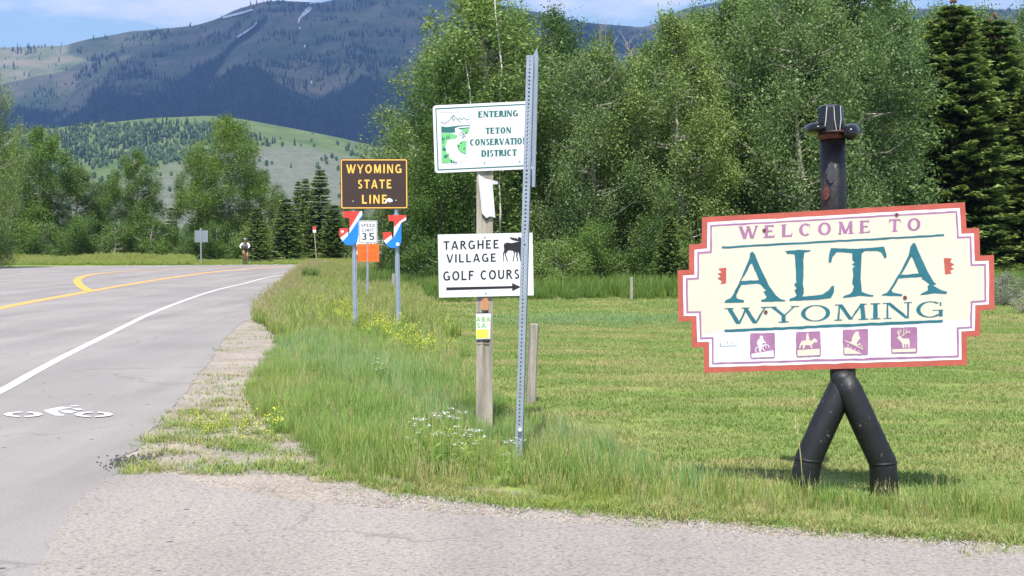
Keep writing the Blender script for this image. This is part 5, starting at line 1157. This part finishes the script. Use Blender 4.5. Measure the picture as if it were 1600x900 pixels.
def hmap(U, T, cu, cp, Y0, Y1, a_fn, amp, nsc, seed):
    Yv = Y0 + (Y1 - Y0) * T; Xv = (U - 800) / F * Yv; top = (HY - np.interp(U, cu, cp)) / F
    a = np.where(T <= 1, a_fn(np.clip(T, 0, 1)), 1 - (T - 1) * 2.2)
    n = fbm(Xv / nsc, Yv / nsc * .7, 5, seed) - .5; rid = 1 - np.abs(2 * fbm(Xv / (nsc * .55) + .25 * Yv / nsc, Yv / (nsc * 1.8), 4, seed + 9) - 1)
    fade = np.clip(T * 4, 0, 1) * np.clip((1.0 - T) * 2.2 + .12, .12, 1)
    Z = top * a * Yv + H * (T > .2) + (n * 1.0 + (rid - .7) * .9) * amp * fade
    return Xv, Yv, Z
MC_U = [-1400, -600, -200, 0, 60, 100, 150, 200, 250, 300, 340, 370, 410, 440, 500, 560, 620, 700, 780, 830, 870, 900, 950, 1000, 1030, 1060, 1110, 1150, 1200, 1300, 1480, 1600, 2200, 3000]
MC_P = [120, 95, 82, 77, 73, 71, 60, 51, 48, 44, 32, 17, 3, 1, 4, -8, -16, -6, 8, 18, 28, 35, 39, 43, 34, 18, 8, 4, 10, 14, 14, 16, 50, 90]
am = lambda t: .0 + 1.0 * t ** .85
def forest_mask(U, T):
    X = (U - 800) / F * (3000 + 3200 * T); Yv = 3000 + 3200 * T
    n = fbm(X / 420, Yv / 420, 5, 31); n2 = fbm(X / 150 + 7, Yv / 260, 4, 37)
    edge = np.interp(U, [-400, 0, 250, 420, 640, 900, 1600], [.66, .68, .70, .56, .60, .85, .85])
    f = (edge - T) * 3.2 + .5 + (n - .5) * 1.9 + (n2 - .5) * 1.0
    band = np.exp(-((T - (.62 + (U - 250) * .0016)) / .05) ** 2) * (U > 130) * (U < 420) * .8  # forested gully climbing to the right
    return np.clip(f + band, 0, 1)
def m_mountain():
    m, nt, b, o = new_mat('mountain_slope'); a = N(nt, 'ShaderNodeAttribute', attribute_name='mask'); v = texco(nt, 'World')
    n = noise(nt, v, .006, 8, .65); meadow = ramp(nt, n, [(.35, (.09, .135, .065)), (.5, (.18, .20, .12)), (.64, (.29, .25, .18))])
    n2 = noise(nt, v, .03, 6, .7); f0 = ramp(nt, n2, [(.35, (.016, .032, .022)), (.7, (.04, .065, .04))])
    add = N(nt, 'ShaderNodeMath', operation='ADD'); s = N(nt, 'ShaderNodeMath', operation='MULTIPLY_ADD'); s.inputs[1].default_value = .9; s.inputs[2].default_value = -.45
    nt.links.new(n2, s.inputs[0]); nt.links.new(a.outputs['Fac'], add.inputs[0]); nt.links.new(s.outputs[0], add.inputs[1])
    col = mixc(nt, ramp(nt, add.outputs[0], [(.42, (0, 0, 0)), (.6, (1, 1, 1))]), meadow, f0)
    nt.links.new(col, b.inputs['Base Color']); b.inputs['Roughness'].default_value = 1; b.inputs['Specular IOR Level'].default_value = .1
    bump(nt, b, n2, .7, 12); return m
M['mountain'] = m_mountain()
terrain('mountain', MC_U, MC_P, 3000, 6200, am, 210, 900, 420, 150, M['mountain'], attr_fn=forest_mask, seed=3)
FC_U = [-1400, -300, 0, 90, 150, 190, 240, 330, 380, 430, 480, 540, 600, 680, 800, 1000, 1300, 1700, 3000]
FC_P = [250, 215, 206, 199, 193, 189, 184, 181, 186, 195, 205, 218, 232, 250, 285, 320, 330, 335, 350]
af = lambda t: .0 + t ** .9
def sage_mask(U, T):
    py = HY - (HY - np.interp(U, FC_U, FC_P)) * af(np.clip(T, 0, 1)); X = (U - 800) / F * (1000 + 1100 * T)
    n = fbm(X / 120, T * 8, 5, 41) - .5
    s = (py - np.interp(U, [0, 200, 300, 400, 470, 560, 700], [300, 262, 245, 222, 214, 238, 300])) / 22 + n * 2.4
    return np.clip(s, 0, 1)
def m_foothill():
    m, nt, b, o = new_mat('foothill_slope'); a = N(nt, 'ShaderNodeAttribute', attribute_name='mask'); v = texco(nt, 'World')
    n = noise(nt, v, .02, 8, .65); green = ramp(nt, n, [(.3, (.075, .125, .038)), (.6, (.14, .18, .062)), (.75, (.18, .19, .09))])
    n2 = noise(nt, v, .09, 6, .7); sg = ramp(nt, n2, [(.3, (.10, .125, .085)), (.7, (.22, .22, .16))])
    col = mixc(nt, a.outputs['Fac'], green, sg); nt.links.new(col, b.inputs['Base Color']); b.inputs['Roughness'].default_value = 1; b.inputs['Specular IOR Level'].default_value = .1
    bump(nt, b, n2, .6, 3); return m
M['foothill'] = m_foothill()
terrain('foothill', FC_U, FC_P, 1000, 2100, af, 22, 260, 260, 70, M['foothill'], attr_fn=sage_mask, seed=11)
# far conifers and aspens
def conifer_far(seed, h=15, w=5):
    r = random.Random(seed); q = MB()
    for k in range(3):
        z0 = h * (.08 + .27 * k); z1 = h * (.5 + .25 * k); rr = w / 2 * (1 - .27 * k) * r.uniform(.85, 1.15); b = len(q.v); n = 6
        for i in range(n): a = i * 6.283 / n + r.random() * .4; e = rr * r.uniform(.75, 1.2); q.v.append((e * math.cos(a), e * math.sin(a), z0 + r.uniform(-.5, .5)))
        q.v.append((0, 0, min(z1, h))); q.f += [(b + i, b + (i + 1) % n, b + n) for i in range(n)]
    me = bpy.data.meshes.new('far_conifer'); me.from_pydata(q.v, [], q.f); me.materials.append(M['farcon']); return me
def aspen_far(seed, h=8):
    r = random.Random(seed); bm = bmesh.new(); bmesh.ops.create_icosphere(bm, subdivisions=2, radius=1)
    for v in bm.verts: v.co = v.co * r.uniform(.7, 1.2); v.co = Vector((v.co.x * h * .3, v.co.y * h * .3, h * .55 + v.co.z * h * .45))
    me = bpy.data.meshes.new('far_aspen'); bm.to_mesh(me); bm.free(); me.materials.append(M['faraspen']); return me
def far_mat(name, c1, c2):
    m, nt, b, o = new_mat(name); i = N(nt, 'ShaderNodeObjectInfo'); col = ramp(nt, i.outputs['Random'], [(0, c1), (1, c2)]); nt.links.new(col, b.inputs['Base Color']); b.inputs['Roughness'].default_value = 1; b.inputs['Specular IOR Level'].default_value = .1; return m
M['farcon'] = far_mat('far_conifer', (.012, .024, .016), (.03, .05, .03)); M['faraspen'] = far_mat('far_aspen', (.045, .08, .03), (.10, .14, .06))
n = 60000; U = rng.uniform(-150, 1650, n); T = rng.random(n) ** .9 * 1.0; fm_ = forest_mask(U, T); clus = fbm((U - 800) / F * (3000 + 3200 * T) / 130, T * 30, 4, 61)
keep = (rng.random(n) < np.where(fm_ > .6, .75, .03 + .35 * fm_ + .8 * (clus > .60))) & ((U < 720) | ((U > 850) & (T > .75))); U, T = U[keep], T[keep]
Xv, Yv, Zv = hmap(U, T, MC_U, MC_P, 3000, 6200, am, 210, 900, 3); k = len(U)
scatter('mountain_forest', np.stack([Xv, Yv, Zv - 1.5], 1), rng.uniform(.6, 1.7, k), rng.random(k) * 6.28, rng.integers(0, 3, k), [conifer_far(i) for i in range(3)], 'dark conifer forest and scattered firs on the mountainside', 'forest', tilt=.02)
n = 9000; U = rng.uniform(-100, 720, n); T = .25 + .75 * rng.random(n); s = sage_mask(U, T); X_ = (U - 800) / F * (1000 + 1100 * T); cl = fbm(X_ / 90, T * 11, 4, 51)
keep = rng.random(n) < np.clip((cl - .42) * 5, 0.03, 1) * (1 - .93 * s); U, T = U[keep], T[keep]; Xv, Yv, Zv = hmap(U, T, FC_U, FC_P, 1000, 2100, af, 22, 260, 11); k = len(U)
conf = rng.random(k) < np.clip((fbm(Xv / 110, Yv / 160, 3, 71) - .45) * 4, .06, .9)
scatter('hillside_aspens', np.stack([Xv, Yv, Zv - .8], 1)[~conf], rng.uniform(.5, 1.15, (~conf).sum()), rng.random((~conf).sum()) * 6.28, rng.integers(0, 3, (~conf).sum()), [aspen_far(i) for i in range(3)], 'pale green aspen woods on the sunlit foothill', 'forest', tilt=.05)
scatter('hillside_conifers', np.stack([Xv, Yv, Zv - .8], 1)[conf], rng.uniform(.4, .9, conf.sum()), rng.random(conf.sum()) * 6.28, rng.integers(0, 3, conf.sum()), [conifer_far(i + 5) for i in range(3)], 'dark conifers dotted over the foothill', 'forest', tilt=.02)
# trees on the plain between grove and foothill
n = 900; U = rng.uniform(-200, 1800, n); Y = rng.uniform(200, 950, n); X = (U - 800) / F * Y; k = n
scatter('plain_trees', np.stack([X, Y, gza(Y) - .3], 1), rng.uniform(.5, 1.1, k), rng.random(k) * 6.28, rng.integers(0, 3, k), [aspen_far(i + 20, 7) for i in range(3)], 'distant low trees on the plain before the foothill', 'forest')
# snow
M['snow'] = paint('old_snow', (.93, .94, .96), .6, .03, .01)
def snow(poly):
    pts = []; cx = sum(p[0] for p in poly) / len(poly)
    def up(px, py):
        top = HY - np.interp(px, MC_U, MC_P); a = min(1, max(0, (HY - py) / top)); t = a ** (1 / .85)
        for _ in range(8):
            X, Yv, Z = hmap(np.array([px]), np.array([t]), MC_U, MC_P, 3000, 6200, am, 210, 900, 3); cur = HY - (Z[0] - H) / Yv[0] * F; t = min(.995, max(.02, t + (cur - py) / 420))
        return Vector((X[0], Yv[0] - 12, Z[0] + 4))
    V = [up(*p) for p in poly]; tr_ = tess([(p[0], p[1]) for p in poly])
    tag(mesh_obj('snow_patch', V, [tuple(t) for t in tr_], M['snow']), kind='structure')
for pl in ([(347, 29), (360, 25), (378, 21), (394, 16), (396, 18), (378, 24), (362, 28), (350, 31)],
           [(486, 11), (489, 14), (484, 21), (476, 27), (471, 30), (468, 38), (466, 40), (467, 31), (471, 26), (478, 16)], [(469, 44), (471, 46), (469, 48), (467, 46)], [(476, 72), (479, 74), (477, 77), (475, 75)], [(487, 128), (489, 130), (488, 134), (486, 131)],
           [(482, 7), (495, 4), (497, 6), (486, 8.5)], [(505, 2.5), (520, 0), (521, 2), (508, 4)],
           [(402, 35), (403, 38), (396, 45), (384, 54), (372, 61), (371, 59.5), (384, 51), (396, 43)]): snow(pl)

# ------------------------------------------------------------------ CLOUD above the frame whose shade lies on the mountain
M['cloud'] = paint('cloud_white', (.8, .8, .82), 1, .03, .001)
ntc = M['cloud'].node_tree; bs = next(x for x in ntc.nodes if x.type == 'BSDF_PRINCIPLED'); om_ = next(x for x in ntc.nodes if x.type == 'OUTPUT_MATERIAL')
tr_c = N(ntc, 'ShaderNodeBsdfTransparent'); mx_c = N(ntc, 'ShaderNodeMixShader'); mx_c.inputs[0].default_value = .40
ntc.links.new(tr_c.outputs[0], mx_c.inputs[1]); ntc.links.new(bs.outputs[0], mx_c.inputs[2]); ntc.links.new(mx_c.outputs[0], om_.inputs[0])
q = MB(); rc = random.Random(4)
def cloud_at(gx, gy, gzv, r1, r2):
    k = (3400 - gzv) / SUND.z; q.ball((gx + SUND.x * k, gy + SUND.y * k, 3400 + rc.uniform(-60, 60)), (r1, r2, 160), 16, 8)
for gx, gy, gzv, r1, r2 in [(900, 5600, 700, 1500, 1500), (-300, 5300, 600, 1300, 1500), (-900, 4700, 450, 1100, 1300), (-1700, 4300, 300, 1200, 900), (-2700, 4300, 300, 1200, 1100), (-1500, 5100, 500, 700, 1000), (-1250, 6250, 900, 700, 700), (-1900, 4900, 400, 500, 500), (-500, 6000, 900, 1000, 1000), (700, 4300, 300, 1500, 1100), (2300, 5200, 600, 1500, 1600), (3600, 5200, 600, 1500, 1600), (-3300, 5200, 500, 1100, 900), (200, 3700, 100, 1700, 800), (-1500, 3600, 100, 1300, 600)]:
    cloud_at(gx, gy, gzv, r1, r2)
tag(q.build('cloud', M['cloud'], None, True), kind='structure')

# ------------------------------------------------------------------ HAZE
hb = MB().box((0, 4350, 604), (15700, 8950, 1212))
hz = hb.build('haze', None); hz.data.materials.clear()
m = bpy.data.materials.new('haze'); m.use_nodes = True; nt = m.node_tree; nt.nodes.clear()
o = N(nt, 'ShaderNodeOutputMaterial'); v = N(nt, 'ShaderNodeVolumePrincipled'); v.inputs['Color'].default_value = (.29, .51, 1.0, 1); v.inputs['Density'].default_value = .0001; v.inputs['Anisotropy'].default_value = .2
nt.links.new(v.outputs[0], o.inputs['Volume']); hz.data.materials.append(m); tag(hz, 'thin blue haze over the whole valley', 'haze', kind='stuff')
